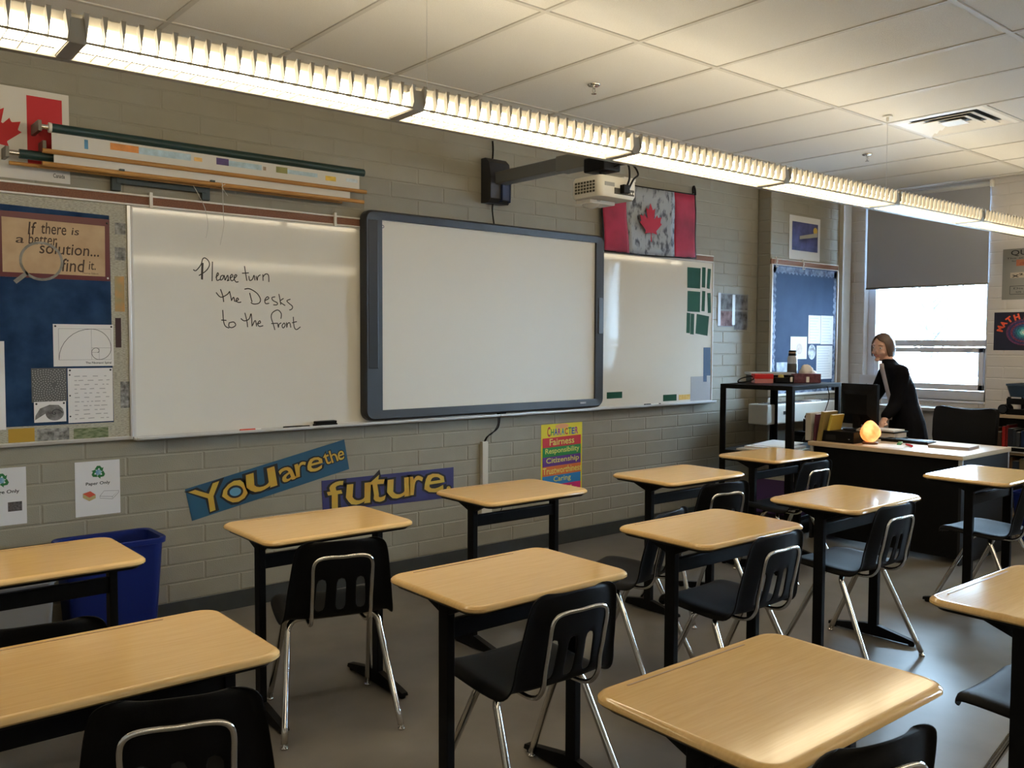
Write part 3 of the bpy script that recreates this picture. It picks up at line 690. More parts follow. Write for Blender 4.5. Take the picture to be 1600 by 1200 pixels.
# cards and sheets on the right whiteboard
for i, (pts, lab) in enumerate([
    ('120,148 298,165 290,438 118,425', 'wide green card at the top of the right whiteboard'), ('318,150 365,155 357,425 312,420', 'narrow green card right beside the topmost wide green card'),
    ('392,168 435,175 418,443 378,433', 'narrow tilted green card at the top right corner of whiteboard'), ('122,466 292,480 287,752 118,742', 'wide green card in the second row on right whiteboard'),
    ('318,466 360,472 350,742 308,738', 'narrow green card beside the second row wide card'), ('385,495 430,495 435,762 393,765', 'narrow green card leaning left at the end of second row'),
    ('112,757 160,765 152,1035 105,1030', 'leftmost narrow green card in the third row'), ('165,770 213,775 205,1052 157,1048', 'second narrow green card in the third row'),
    ('245,775 410,808 388,1070 228,1038', 'wide tilted green card in the third row')]):
    P = [tuple(map(float, q.split(','))) for q in pts.split()]
    P = [pf(1060+x*.1167, 400+y*.1167, -.014) for x, y in P]; cx, cz = P[0]
    o = poly('green_card', FF, P, .0142, m_green); tag(o, lab, 'card', 'green cards on the whiteboard')
def wcard(name, u0, v0, u1, v1, M, lab, c=.0142):
    a0, b0, a1, b1 = rect_px(u0, v0, u1, v1, -.014); return tag(sheet(name, FF, a0, b0, a1, b1, c, M), lab, 'card')
wcard('green_card', 948, 612.5, 972, 622.5, m_green, 'small green card low on the whiteboard beside the interactive board')
wcard('green_card', 1036, 616.5, 1057, 626.5, m_green, 'small green card just above the tray left of the yellow one')
wcard('yellow_card', 1060.5, 616.5, 1078, 624.5, mat('yellow_card', hexc('c9992a'), .7, col2=hexc('d8b868'), scale=60), 'small mottled yellow card just above the tray')
wcard('grey_sheet', 1079, 588, 1110.5, 626, mat('grey_card', (.34, .34, .36), .7), 'grey sheet in the lower right corner of whiteboard')
P = [pf(u, v, -.014) for u, v in [(1099, 543), (1110, 543), (1110, 587), (1104, 587), (1104, 596.5), (1098.6, 596.5)]]
tag(poly('blue_card', FF, P, .0152, mat('blue_card', hexc('1d3a5e'), .7)), 'dark blue stepped card above the grey sheet', 'card')
# things on the trays
def on_tray(name, u0, u1, w, h, M, lab, cat, cap=None):
    x0, x1 = pf(u0, 662, -.04)[0], pf(u1, 662, -.04)[0]
    t = thing(name, ((x0+x1)/2, -.035, WZ0-.006), lab, cat)
    if cat == 'eraser': MB().box((x0, -.062, WZ0-.004), (x1, -.02, WZ0+.014), .004).build('felt_pad', m_black, t); MB().box((x0+.004, -.06, WZ0+.014), (x1-.004, -.022, WZ0+.03), .004).build('grip', M, t)
    else:
        MB().cyl((x0, -.04, WZ0+.003), (x0+(x1-x0)*.72, -.042, WZ0+.003), .0085, n=10).build('barrel', M, t, 'auto')
        MB().cyl((x0+(x1-x0)*.72, -.042, WZ0+.003), (x1, -.043, WZ0+.003), .0075, n=10).build('cap', cap or M, t, 'auto')
on_tray('board_eraser', 491, 525, 0, 0, m_black, 'black felt board eraser on the tray below the message', 'eraser')
on_tray('whiteboard_marker', 443, 483, 0, 0, m_black, 'black marker lying left of the eraser', 'marker')
on_tray('whiteboard_marker', 375, 407, 0, 0, mat('orange_plastic', hexc('d0401c'), .4), 'orange and white marker on the left tray', 'marker', m_white)
on_tray('whiteboard_marker', 1007, 1019, 0, 0, m_black, 'short black marker on the right tray', 'marker', m_white)
on_tray('whiteboard_marker', 1019.5, 1031, 0, 0, m_white, 'white and black marker beside the short black marker', 'marker', m_black)
# interactive board
SX0, SX1, SZ0, SZ1 = 1.368, 3.437, 1.014, 2.297
t = pthing('interactive_board', FF, 2.4, SZ0, 'large interactive whiteboard with thick charcoal frame', 'smart board')
m_char = mat('charcoal_plastic', (.026, .028, .032), .45, bump=.05, bscale=400)
m_char2 = mat('charcoal_dark_plastic', (.013, .014, .016), .4)
def rr(x0, z0, x1, z1, r, n=7): return [((x0+x1)/2+x, (z0+z1)/2+y) for x, y in rrect((x1-x0)/2, (z1-z0)/2, r, n)]
O, I = rr(SX0, SZ0, SX1, SZ1, .06), rr(SX0+.125, SZ0+.062, SX1-.085, SZ1-.055, .004)
O2 = rr(SX0+.012, SZ0+.012, SX1-.012, SZ1-.012, .05)
L = [[(x, z, .015) for x, z in O], [(x, z, .062) for x, z in O], [(x, z, .078) for x, z in O2], [(x, z, .070) for x, z in I], [(x, z, .052) for x, z in I]]
MB(FF).loft(L, cap=False).build('frame', m_char, t, 'auto')
MB(FF).box((SX0+.02, SZ0+.02, .015), (SX1-.02, SZ1-.02, .05)).build('back_panel', m_char2, t)
sf = MB(FF).box((SX0+.12, SZ0+.058, .05), (SX1-.08, SZ1-.05, .054)).build('screen_surface', mat('screen_film', (.71, .70, .655), .55, spec=.3), t)
MB(FF).box((SX0+.022, SZ0+.32, .07), (SX0+.092, SZ1-.06, .079), .004).build('button_panel', m_char2, t)
MB(FF).box((SX1-.062, SZ0+.55, .07), (SX1-.016, SZ0+.82, .078), .004).build('button_panel', mat('panel_grey', (.06, .065, .075), .4), t)
MB(FF).box((SX1-.25, SZ0+.032, .072), (SX1-.19, SZ0+.044, .0775)).build('brand_plate', mat('silver_print', (.4, .4, .42), .4), t)
o_ = MB(FF); cx, cz = pf(598, 354, -.054); o_.ribbon([(cx+.008*math.cos(k*math.pi/8), cz+.008*math.sin(k*math.pi/8)) for k in range(17)], .004, .0545); o_.build('corner_mark', mat('violet_ink', (.05, .04, .16), .5), t)
MB(FF).tube(catmull([(2.455, 1.02, .03), (2.455, .95, .03), (2.435, .90, .028), (2.36, .855, .022), (2.335, .80, .012)], 5), .005, 6).build('cable', m_black, t, True)
MB(FF).tube(catmull([(2.448, 1.02, .022), (2.448, .93, .02), (2.40, .872, .02), (2.352, .85, .018), (2.325, .80, .010)], 5), .0035, 6).build('cable', m_black, t, True)
MB(FF).box((2.44, .985, .015), (2.50, 1.016, .05), .004).build('cable_bracket', m_black, t)
t = pthing('cable_raceway', FF, 2.335, .4, 'cream vertical cable channel on the wall below the interactive board', 'cable cover')
MB(FF).box((2.310, .42, 0), (2.358, .82, .028), .003).build('channel', mat('raceway_plastic', (.55, .52, .44), .4), t)
MB(FF).box((2.29, .30, 0), (2.38, .42, .045), .004).build('outlet_box', mat('raceway_plastic', 0), t)
MB(FF).tube(catmull([(2.35, .36, .045), (2.40, .40, .07), (2.455, .385, .06), (2.45, .33, .05), (2.37, .30, .05), (2.35, .33, .05)], 5), .003, 6).build('looped_cord', m_black, t, True)
# ------------------------------------------------------------------ maple leaf flags
LEAF = [(-90, 2030), (-45, 1167), (-156, 1069), (-1015, 1220), (-899, 900), (-919, 827), (-1860, 65), (-1648, -34), (-1614, -113), (-1800, -685), (-1258, -570), (-1185, -608), (-1080, -855), (-657, -401), (-546, -458), (-750, -1510), (-423, -1321), (-332, -1348), (0, -2000)]
LEAF = [(x/2000, -y/2000) for x, y in LEAF]; LEAF = LEAF+[(-x, y) for x, y in reversed(LEAF[:-1])]
def leaf(F, cx, cz, h, c, M, parent, sx=1.):
    return poly('maple_leaf', F, [(cx+x*h/2*sx, cz+y*h/2) for x, y in LEAF], c, M, parent)
a0, a1, b0, b1 = -.93, -.242, 2.262, 2.69
t = pthing('flag_poster', FF, -.58, b0, 'white poster printed with red maple leaf flag at upper left', 'poster')
sheet('sheet', FF, a0, b0, a1, b1, .001, mat('poster_paper', (.66, .63, .58), .55), t)
ra0, ra1 = pf(42, 200)[0], pf(97, 200)[0]
sheet('red_bar', FF, ra0, b0+.065, ra1, b1-.03, .002, m_red, t); w = ra1-ra0
sheet('red_bar', FF, ra1-4*w, b0+.065, ra1-3*w, b1-.03, .002, m_red, t)
leaf(FF, ra0-w+.01, (b0+b1)/2+.01, .26, .002, m_red, t)
mb = MB(FF); tpx(mb, 'Canada', 83, 272, 101, 278.5, .0026, bold=.01); mb.build('lettering', m_ink, t)
# cloth flag
t = pthing('cloth_flag', FF, 4., 2.2, 'hand painted red and white maple leaf cloth flag over right whiteboard', 'flag')
q = quad_map([(3.42, 2.735), (4.575, 2.742), (4.582, 2.204), (3.462, 2.19)])
def cloth(name, s0, s1, t0, t1, M, off=.0, n=10, m=8):
    vs = []; fs = []
    for j in range(m+1):
        for i in range(n+1):
            s_, t_ = s0+(s1-s0)*i/n, t0+(t1-t0)*j/m; a, b = q(s_, t_)
            b -= .018*math.sin(math.pi*s_)*t_*.6+.01*math.sin(math.pi*s_)*(1-t_)
            vs.append((a, b, .028+off+.008*math.sin(s_*9+t_*2)+.005*math.sin(t_*7+s_*3)))
    for j in range(m):
        for i in range(n): k = j*(n+1)+i; fs.append((k, k+1, k+n+2, k+n+1))
    o = MB(FF).add(vs, fs).build(name, M, t, True); so = o.modifiers.new('thickness', 'SOLIDIFY'); so.thickness = .0016; so.offset = 0; return o
m_flagr = mat('red_cloth', hexc('7e1424'), .85, col2=hexc('a8243a'), scale=5, detail=6)
m_flagw = mat('marbled_white_cloth', (.07, .08, .10), .85, col2=(.36, .39, .43), scale=20, detail=9, stretch=(1.3, 1, .7))
MATS['marbled_white_cloth'].node_tree.nodes['Color Ramp'].color_ramp.elements[0].position = .36
MATS['marbled_white_cloth'].node_tree.nodes['Color Ramp'].color_ramp.elements[1].position = .50
cloth('red_panel', .012, .255, .015, .985, m_flagr); cloth('white_panel', .255, .745, .015, .985, m_flagw); cloth('red_panel', .745, .99, .015, .985, m_flagr)
for e in ((0, .014, 0, 1), (.988, 1, 0, 1), (0, 1, 0, .02), (0, 1, .982, 1)): cloth('hem', *e, m_black, .0005)
lp = [q(.478+x*.135*.92, .47+y*.275) for x, y in LEAF]
def fz(a, b): return .028+.008*math.sin(.5*9+1)+.0135
poly('maple_leaf', FF, lp, .046, mat('red_felt', hexc('a51a2c'), .85), t, th=.002)
MB(FF).tube(catmull([(4.53, 2.74, .03), (4.525, 2.78, .03), (4.54, 2.80, .03), (4.555, 2.77, .03), (4.558, 2.73, .03)], 4), .009, 7).build('corner_tie', m_black, t, True)
# photo collage
a0, b0, a1, b1 = 4.93, 1.64, 5.365, 1.935
t = pthing('photo_collage', FF, 5.15, b0, 'small collage of four grey photographs on the wall beside whiteboard', 'picture')
sheet('backing_sheet', FF, a0, b0, a1, b1, .001, mat('collage_paper', (.2, .2, .2), .6), t)
for i, (p, r) in enumerate(((0, .5), (.5, .5), (0, 0), (.5, 0))):
    sheet('photograph', FF, a0+.012+p*(a1-a0), b0+.008+r*(b1-b0)-(.03 if i == 3 else 0), a0+(p+.47)*(a1-a0), b0+(r+.47)*(b1-b0), .002+.0004*i, mat('photo_%d' % i, (.03+.03*(i == 2), .03, .03), .7, spec=.2, col2=(.22+.12*(i == 2), .22, .23), scale=14, detail=3), t)
sheet('tape_strip', FF, a0-.008, b0+.01, a0+.03, b1, .0042, mat('tape', (.45, .46, .5), .3), t); sheet('tape_strip', FF, (a0+a1)/2-.02, b0+.02, (a0+a1)/2+.02, b1-.01, .0045, mat('tape', 0), t)
# ------------------------------------------------------------------ signs on the lower wall
m_gold = mat('gold_print', (.50, .36, .045), .5, col2=(.55, .28, .03), scale=9, stretch=(.4, 1, 1.6)); m_outl = mat('sign_outline', (.012, .010, .010), .6)
def banner(name, Q, M, words, label):
    """Q: corners tl,tr,br,bl on the wall; words: (text, s0, t0, s1, t1)"""
    cx = sum(p[0] for p in Q)/4; cz = sum(p[1] for p in Q)/4
    t = pthing(name, FF, cx, min(p[1] for p in Q), label, 'sign')
    poly('panel', FF, [Q[3], Q[2], Q[1], Q[0]], .001, M, t, th=.0015)
    f = quad_map(Q); W_ = (Vector(Q[1])-Vector(Q[0])).length; H_ = (Vector(Q[0])-Vector(Q[3])).length
    ax = (Vector(Q[1])-Vector(Q[0])).normalized(); ay = (Vector(Q[0])-Vector(Q[3])).normalized(); o = Vector(Q[3])
    def place(mb, ch, s0, t0, s1, t1, c, bold, rot):
        vs, fs = text_mesh(ch, 0.)
        x0 = min(v.x for v in vs); x1 = max(v.x for v in vs); y0 = min(v.y for v in vs); y1 = max(v.y for v in vs)
        vs, fs = text_mesh(ch, bold); out = []
        for v in vs:
            x = ((v.x-x0)/(x1-x0)-.5)*(s1-s0)*W_; y = ((v.y-y0)/(y1-y0)-.5)*(t1-t0)*H_
            x += .07*(s1-s0)*W_*math.sin(y*60+ord(ch)); ca, sa = math.cos(rot), math.sin(rot)
            x, y = x*ca-y*sa, x*sa+y*ca
            P = o+ax*((s0+s1)/2*W_+x)+ay*((t0+t1)/2*H_+y); out.append((P.x, P.y, c))
        mb.add(out, fs)
    m1, m2 = MB(FF), MB(FF)
    for i, (ch, s0, t0, s1, t1) in enumerate(words):
        rot = random.uniform(-.06, .06)
        place(m1, ch, s0, t0, s1, t1, .0030, .055, rot); place(m2, ch, s0, t0, s1, t1, .0037, .008, rot)
    m1.build('letter_outline', m_outl, t); m2.build('letters', m_gold, t); return t, o, ax, ay, W_, H_
Q1 = [(.297, .702), (1.262, .905), (1.295, .722), (.333, .526)]
t, o, ax, ay, W_, H_ = banner('word_banner', Q1, mat('banner_teal', hexc('1c4664'), .45, col2=hexc('2a5a72'), scale=3),
    [('Y', .03, .10, .20, .90), ('o', .20, .12, .335, .78), ('u', .34, .22, .51, .84), ('a', .55, .24, .645, .70), ('r', .65, .27, .72, .70), ('e', .725, .27, .825, .72), ('t', .84, .36, .88, .74), ('h', .885, .36, .93, .78), ('e', .935, .36, .978, .66)],
    'tilted teal banner with yellow letters reading You are the')
P = o+ax*(.268*W_)+ay*(.45*H_); MB(FF).lathe([(.030, 0), (.030, .0006)], (P.x, P.y, .0042), 20, sx=1.1, sy=.8).build('letter_eye', mat('pale_blue_print', hexc('5a90b0'), .5), t)
MB(FF).lathe([(.042, 0), (.042, .0005)], (P.x, P.y, .0036), 20, sx=1.1, sy=.85).build('letter_eye', m_outl, t)
banner('word_banner', [(1.108, .668), (2.083, .664), (2.083, .462), (1.115, .478)], mat('banner_purple', hexc('3a3a6a'), .45, col2=hexc('2a1e52'), scale=1.2),
    [('f', .035, .08, .15, .92), ('u', .165, .12, .33, .78), ('t', .34, .12, .45, .98), ('u', .465, .16, .63, .80), ('r', .64, .2, .745, .82), ('e', .755, .2, .915, .84), ('.', .935, .2, .965, .34)], 'purple banner with yellow letters reading future')
# character traits poster
a0, b0, a1, b1 = 2.868, .345, 3.284, .902
t = pthing('traits_poster', FF, 3.07, b0, 'rainbow striped character traits poster low on the wall', 'poster')
sheet('yellow_sheet', FF, a0, b0, a1, b1, .001, mat('yellow_print', hexc('d8c81c'), .5), t)
rows = [('Fairness', 'c02028', .20, .80), ('Responsibility', '1c8038', .10, .93), ('Citizenship', '5a2a80', .12, .92), ('Trustworthiness', 'd06828', .04, .98), ('Caring', '2078b8', .30, .72), ('Respect', 'c01860', .3, .75)]
mb = MB(FF); hh = .070; ztop = b1-.098
for i, (w, c, s0, s1) in enumerate(rows):
    z1 = ztop-i*hh; z0 = z1-hh
    poly('stripe', FF, [(a0+.014, z0-.004), (a1-.014, z0+.004), (a1-.014, z1+.004), (a0+.014, z1-.004)], .002, mat('stripe_'+c, hexc(c), .5), t)
    mb = MB(FF); text(mb, w, a0+s0*(a1-a0), z0+.012, a0+s1*(a1-a0), z1-.008, .0029, bold=.012, ang=.02); mb.build('lettering', mat('lemon_ink', hexc('d8d060'), .5), t)
for i, ch in enumerate('CHARACTER'):
    mb = MB(FF); w = (a1-a0-.10)/9; k = 1.25 if i == 0 else 1.
    text(mb, ch, a0+.06+i*w, b1-.085-(.008 if i == 0 else 0), a0+.06+(i+.9)*w, b1-.085+.052*k-(i % 2)*.004, .0022, bold=.03)
    mb.build('title_letter', mat('title_%d' % (i % 5), hexc(['b02a2a', '1c8038', '2a4aa0', '9a2a80', '208090'][i % 5]), .5), t)
MB(FF).lathe([(.045, 0), (.045, .0005)], ((a0+a1)/2, b1-.02, .0018), 16, sx=1.5, sy=.4).build('sun_print', mat('peach_print', hexc('e09a60'), .5), t)
# recycling sheets
m_recy = mat('recycle_green', hexc('1f6a34'), .6); m_globe = mat('globe_blue', hexc('2450a0'), .6, col2=hexc('8ab0c0'), scale=40)
def recycle_logo(F, cx, cz, r, parent):
    for k in range(3):
        th = math.radians(90+120*k); mb = MB(F)
        ca, sa = math.cos(th-math.pi/2), math.sin(th-math.pi/2)
        pts = [(-.52, .52), (-.18, 1.0), (.22, 1.0), (.52, .62), (.74, .76), (.60, .10), (.02, .34), (.24, .46), (.06, .66), (-.16, .34)]
        P = [(cx+(x*ca-y*sa)*r, cz+(x*sa+y*ca)*r) for x, y in pts]
        mb.prism(P[::-1], .0022, .0027); mb.build('recycle_arrow', m_recy, parent)
    MB(F).lathe([(r*.42, 0), (r*.42, .0004)], (cx, cz, .0028), 16).build('globe', m_globe, parent)
a0, b0, a1, b1 = -.247, .617, -.034, .892
t = pthing('paper_sign', FF, -.14, b0, 'white recycling sheet reading Paper Only above the blue bin', 'sign')
sheet('sheet', FF, a0, b0, a1, b1, .001, mat('sign_paper', (.66, .65, .66), .7), t)
recycle_logo(FF, a0+.11, b1-.058, .033, t)
mb = MB(FF); text(mb, 'Paper Only', a0+.05, b0+.150, a0+.165, b0+.170, .0022, bold=.02); mb.build('lettering', m_ink, t)
bx, bz = a0+.035, b0+.075
poly('book_drawing', FF, [(bx, bz+.02), (bx+.03, bz), (bx+.06, bz+.012), (bx+.06, bz+.03), (bx+.03, bz+.018), (bx, bz+.04)], .002, mat('book_pages_print', hexc('b0a070'), .6), t)
poly('book_drawing', FF, [(bx, bz+.04), (bx+.03, bz+.018), (bx+.06, bz+.03), (bx+.035, bz+.05)], .002, mat('book_cover_print', hexc('c05038'), .6), t)
px, pz_ = a0+.115, b0+.075; mb = MB(FF)
for seg in ([(0, .02), (.02, .045), (.09, .04), (.06, .012), (0, .02)], [(0, .02), (0, .01), (.06, .0), (.06, .012)], [(.06, 0), (.09, .03), (.09, .04)]): mb.ribbon([(px+x, pz_+y) for x, y in seg], .0014, .0022)
mb.build('paper_ream_drawing', m_ink, t)
a0, b0, a1, b1 = -.678, .617, -.463, .892
t = pthing('garbage_sign', FF, -.57, b0, 'white recycling sheet reading Garbage Only cut by the left edge', 'sign')
sheet('sheet', FF, a0, b0, a1, b1, .001, mat('sign_paper', 0), t); recycle_logo(FF, a0+.11, b1-.058, .033, t)
mb = MB(FF); text(mb, 'Garbage Only', a0+.03, b0+.148, a0+.185, b0+.170, .0022, bold=.02); mb.build('lettering', m_ink, t)
sheet('garbage_picture', FF, a0+.135, b0+.065, a0+.195, b0+.11, .002, mat('dark_photo_print', (.03, .025, .025), .6, col2=(.14, .12, .12), scale=160), t)
# ------------------------------------------------------------------ roller maps over the left board
m_roll = mat('green_roller', (.012, .035, .032), .35); m_rod = mat('map_rod_wood', hexc('9a6a34'), .5, col2=hexc('b4823f'), scale=9, stretch=(1, 8, 8))
def map_print():
    M = newsprint('map_print', (.62, .60, .56), (.62, .60, .56)); return M
t = pthing('roller_map_set', FF, .4, 2.25, 'set of three rolled wall maps with green rollers and wooden rods', 'wall map')
yo = -.13
def rod(u0, v0, u1, v1, y, r, name, M, n=10):
    (x0, z0), (x1, z1) = pf(u0, v0, y), pf(u1, v1, y); z = (z0+z1)/2
    return MB().cyl((x0, y, z), (x1, y, z), r, n=n).build(name, M, t, 'auto'), x0, x1, z
o1, x0, x1, z1 = rod(80, 199, 568, 271, -.12, .022, 'roller', m_roll, 14)
MB().cyl((x0-.012, -.12, z1), (x0, -.12, z1), .0235, n=14).build('roller_collar', m_white, t, 'auto')
MB().cyl((x0-.05, -.12, z1), (x0-.012, -.12, z1), .013, n=10).build('roller_end', m_chrome, t, 'auto')
ob, a, b, zb = rod(66, 234, 572, 301, -.12, .0115, 'map_rod', m_rod)
pp = MB().box((x0, -.1225, zb), (x1-.03, -.1215, z1)).build('map_paper', mat('map_paper', (.64, .62, .585), .6), t)
for k, (s0, s1, z0_, z1_, c) in enumerate([(.085, .095, .3, .7, '4a7a9a'), (.155, .235, .42, .72, 'c07a3a'), (.235, .39, .40, .7, '9ab0bc'), (.40, .425, .42, .6, 'c8a060'), (.47, .51, .40, .72, '4a3a66'), (.51, .62, .40, .66, '9ab0bc'), (.625, .635, .42, .6, '8a7a6a'), (.67, .71, .40, .7, '7a7a4a'), (.71, .82, .42, .62, '9ab0bc'), (.85, .89, .34, .58, 'c0a040'), (.93, 1.0, .42, .6, 'b0bcc4')]):
    xa, xb = x0+(x1-x0)*s0, x0+(x1-x0)*min(s1, .975)
    MB().box((xa, -.1232, zb+(z1-zb)*z0_), (xb, -.1226, zb+(z1-zb)*z1_)).build('map_print', mat('map_print_%s' % c, hexc(c), .6, col2=tuple(min(1, q*1.6) for q in hexc(c)), scale=30), pp)
ob, a2, b2, zb2 = rod(66, 255, 568, 316, -.115, .0115, 'map_rod', m_rod)
MB().box((x0+.01, -.1135, zb2), (b2-.09, -.1125, zb+.06)).build('map_paper', mat('map_paper', 0), t)
ob, a3, b3, zb3 = rod(14, 251, 534, 318, -.07, .009, 'map_rod', m_rod)
ob, a4, b4, z4 = rod(30, 239, 400, 287, -.07, .022, 'roller', m_roll, 14)
MB().cyl((a4-.05, -.07, z4), (a4, -.07, z4), .013, n=10).build('roller_end', m_chrome, t, 'auto')
MB().cyl((x0+.02, -.065, zb+.03), (x1-.04, -.065, zb+.03), .02, n=12).build('roller', m_roll, t, 'auto')
for (x, z, y) in ((x0-.05, z1, -.12), (a4-.05, z4, -.07), (x0-.02, zb+.03, -.065)): MB().box((x-.012, y-.03, z-.026), (x+.004, -.002, z+.024), .002).build('end_bracket', mat('galvanised', (.16, .15, .13), .4, metal=.6), t)
m_steel = mat('green_steel', (.03, .045, .045), .5)
(xb0, zq0), (xb1, zq1) = pf(182, 296, -.03), pf(322, 303, -.03)
mb = MB(); mb.box((xb0, -.034, 2.288), (xb1, -.004, 2.338), .003); mb.box((xb0-.022, -.03, 2.252), (xb0+.022, -.002, 2.355), .003); mb.box((xb1-.022, -.03, 2.252), (xb1+.022, -.002, 2.355), .003)
mb.build('wall_bracket', m_steel, t)
for x in (xb0, xb1): MB().box((x-.012, -.13, 2.335), (x+.012, -.02, 2.345), .002).build('bracket_arm', m_steel, t)
m_str = mat('white_string', (.55, .53, .48), .8)
for pts in ([(302, 290), (309, 302), (320, 325), (325, 350), (322, 372)], [(347, 284), (348, 300), (349, 335), (350, 352), (344, 383)], [(352, 288), (347, 292), (356, 306)]):
    P = [pf(u, v, -.132) for u, v in pts]; MB().tube(catmull([(x, -.132, z) for x, z in P], 4), .0017, 5).build('pull_string', m_str, t)
# ------------------------------------------------------------------ projector on its wall arm
t = pthing('projector_mount', FF, 2.4, 2.43, 'grey wall arm with black mounting plate holding the projector', 'projector mount')
L = [[(2.31, .0, 2.436), (2.49, .0, 2.436), (2.49, .0, 2.732), (2.31, .0, 2.732)]]
mb = MB(); prof = [(0, 2.436), (-.075, 2.43), (-.105, 2.46), (-.108, 2.60), (-.085, 2.70), (-.05, 2.732), (0, 2.732)]
mb.loft([[(x, y, z) for y, z in prof] for x in (2.312, 2.488)]); mb.build('wall_plate', mat('mount_black', (.02, .02, .022), .4), t)
m_arm = mat('arm_grey', (.10, .10, .092), .45)
MB().box((2.35, -.72, 2.555), (2.45, -.06, 2.635), .008).build('arm', m_arm, t)
MB().box((2.345, -1.0, 2.545), (2.455, -.70, 2.642), .008).build('arm_sleeve', mat('sleeve_grey', (.12, .12, .11), .45), t)
MB().box((2.33, -1.13, 2.50), (2.47, -.96, 2.585), .01).build('mount_head', m_black, t)
MB().cyl((2.40, -1.05, 2.45), (2.40, -1.05, 2.51), .02, n=12).build('mount_post', m_black, t)
MB().box((2.40, -.075, 2.45), (2.47, -.112, 2.56), .01).build('badge', mat('blue_badge', (.02, .035, .10), .3), t)
MB().tube(catmull([(2.395, -.02, 2.73), (2.40, -.02, 2.80), (2.402, -.012, 2.86)], 4), .006, 6).build('cable', m_black, t)
MB().tube(catmull([(2.40, -.02, 2.44), (2.395, -.02, 2.39), (2.41, -.02, 2.30)], 4), .005, 6).build('cable', m_black, t)
t = thing('projector', (2.39, -1.07, 2.33), 'white short throw projector hanging from the wall arm', 'projector')
m_proj = mat('projector_white', (.56, .54, .48), .4); X0, X1, Y0, Y1, Z0, Z1 = 2.235, 2.55, -1.19, -.95, 2.335, 2.455
P = [(x, y) for x, y in rr(X0, Y0, X1, Y1, .035)]
MB().loft([[(X0+(x-X0)*k+(X0+X1)/2*0+((X0+X1)/2-X0)*(1-k), Y0+(y-Y0)*k+((Y0+Y1)/2-Y0)*(1-k), z) for x, y in P] for k, z in ((.93, Z0), (1, Z0+.02), (1, Z1-.02), (.93, Z1))]).build('case', m_proj, t, 'auto')
m_grille = mat('grille_dark', (.05, .048, .04), .6)
for i in range(7):
    for j in range(4): MB().box((X0-.003, -1.15+i*.024, Z0+.024+j*.018), (X0+.004, -1.135+i*.024, Z0+.036+j*.018)).build('vent_slot', m_grille, t)
MB().box((X0+.12, Y0-.003, Z0+.02), (X1-.03, Y0+.004, Z0+.055), .001).build('port_panel', m_grille, t)
for k in range(5): MB().cyl((X0+.2+k*.02, Y0-.006, Z0+.035), (X0+.2+k*.02, Y0, Z0+.035), .006, n=8).build('socket', m_white, t)
MB().box((X0+.04, Y0-.002, Z0+.06), (X0+.12, Y0+.004, Z0+.082)).build('label_plate', mat('label_grey', (.22, .22, .21), .5), t)
MB().box((X1-.1, Y0+.01, Z1-.012), (X1-.0, Y0+.05, Z1+.01), .006).build('corner_cap', m_proj, t)
MB().lathe([(.012, -.05), (.05, -.035), (.062, -.01), (.064, 0)], (2.36, -1.0, Z0+.004), 18).build('lens_dome', mat('lens_cover', (.5, .5, .5), .15), t, True)
MB().box((2.29, -1.06, Z0-.02), (2.50, -.94, Z0+.004), .006).build('lens_hood', m_white, t)
for k, pts in enumerate(([(2.40, -1.08, 2.51), (2.44, -1.2, 2.54), (2.45, -1.22, 2.46), (2.44, -1.205, 2.40), (2.43, -1.192, 2.375)], [(2.42, -1.09, 2.53), (2.52, -1.16, 2.55), (2.545, -1.2, 2.49), (2.49, -1.215, 2.45), (2.47, -1.2, 2.40), (2.46, -1.192, 2.37)])):
    MB().tube(catmull(pts, 5), .006, 6).build('cable', m_black, t, True)
MB().box((2.40, -1.225, 2.36), (2.45, -1.19, 2.41), .004).build('plug', m_black, t)
# ------------------------------------------------------------------ pier: print, bulletin board, heater
def rectb(u0, v0, u1, v1): return rect_px(u0, v0, u1, v1, YB)
a0, b0, a1, b1 = rectb(1232.5, 339, 1280.5, 407)
t = pthing('art_print', FB, (a0+a1)/2, b0, 'white bordered dark blue art print on the pier near the ceiling', 'picture')
sheet('border_sheet', FB, a0, b0, a1, b1, .002, mat('print_border', (.62, .61, .58), .6), t, th=.003)
sheet('printed_area', FB, a0+.045, b0+.085, a1-.04, b1-.055, .0052, mat('blue_violet_print', (.010, .012, .05), .5, col2=(.10, .10, .24), scale=7, detail=3), t)
poly('pale_band', FB, [(a0+.17, b0+.19), (a1-.05, b0+.23), (a1-.05, b0+.27), (a0+.17, b0+.22)], .0062, mat('cream_print', (.36, .33, .24), .6), t)
MB(FB).lathe([(.035, 0), (.035, .0004)], (a1-.085, b1-.12, .0062), 16).build('gold_patch', mat('gold_patch_print', (.55, .36, .05), .6), t)
K0, K1, KZ0, KZ1 = 5.512, 6.622, 1.03, 2.205
t = pthing('bulletin_board', FB, 6.07, KZ0, 'blue bulletin board with patterned border on the pier behind the cart', 'bulletin board')
MB(FB).box((K0, KZ0, 0), (K1, KZ1, .012)).build('blue_backing', mat('blue_board_paper', (.024, .046, .095), .85, spec=.2, col2=(.036, .062, .12), scale=5, detail=6), t)
mb = MB(FB)
for (p, r, q_, s_) in [(K0-.012, KZ0-.012, K1+.012, KZ0+.008), (K0-.012, KZ0, K0+.008, KZ1), (K1-.008, KZ0, K1+.012, KZ1)]: mb.box((p, r, 0), (q_, s_, .022), .002)
mb.build('frame', m_white, t)
m_bord = mat('star_border_print', (.02, .035, .09), .7, col2=(.26, .32, .45), scale=26, detail=2)
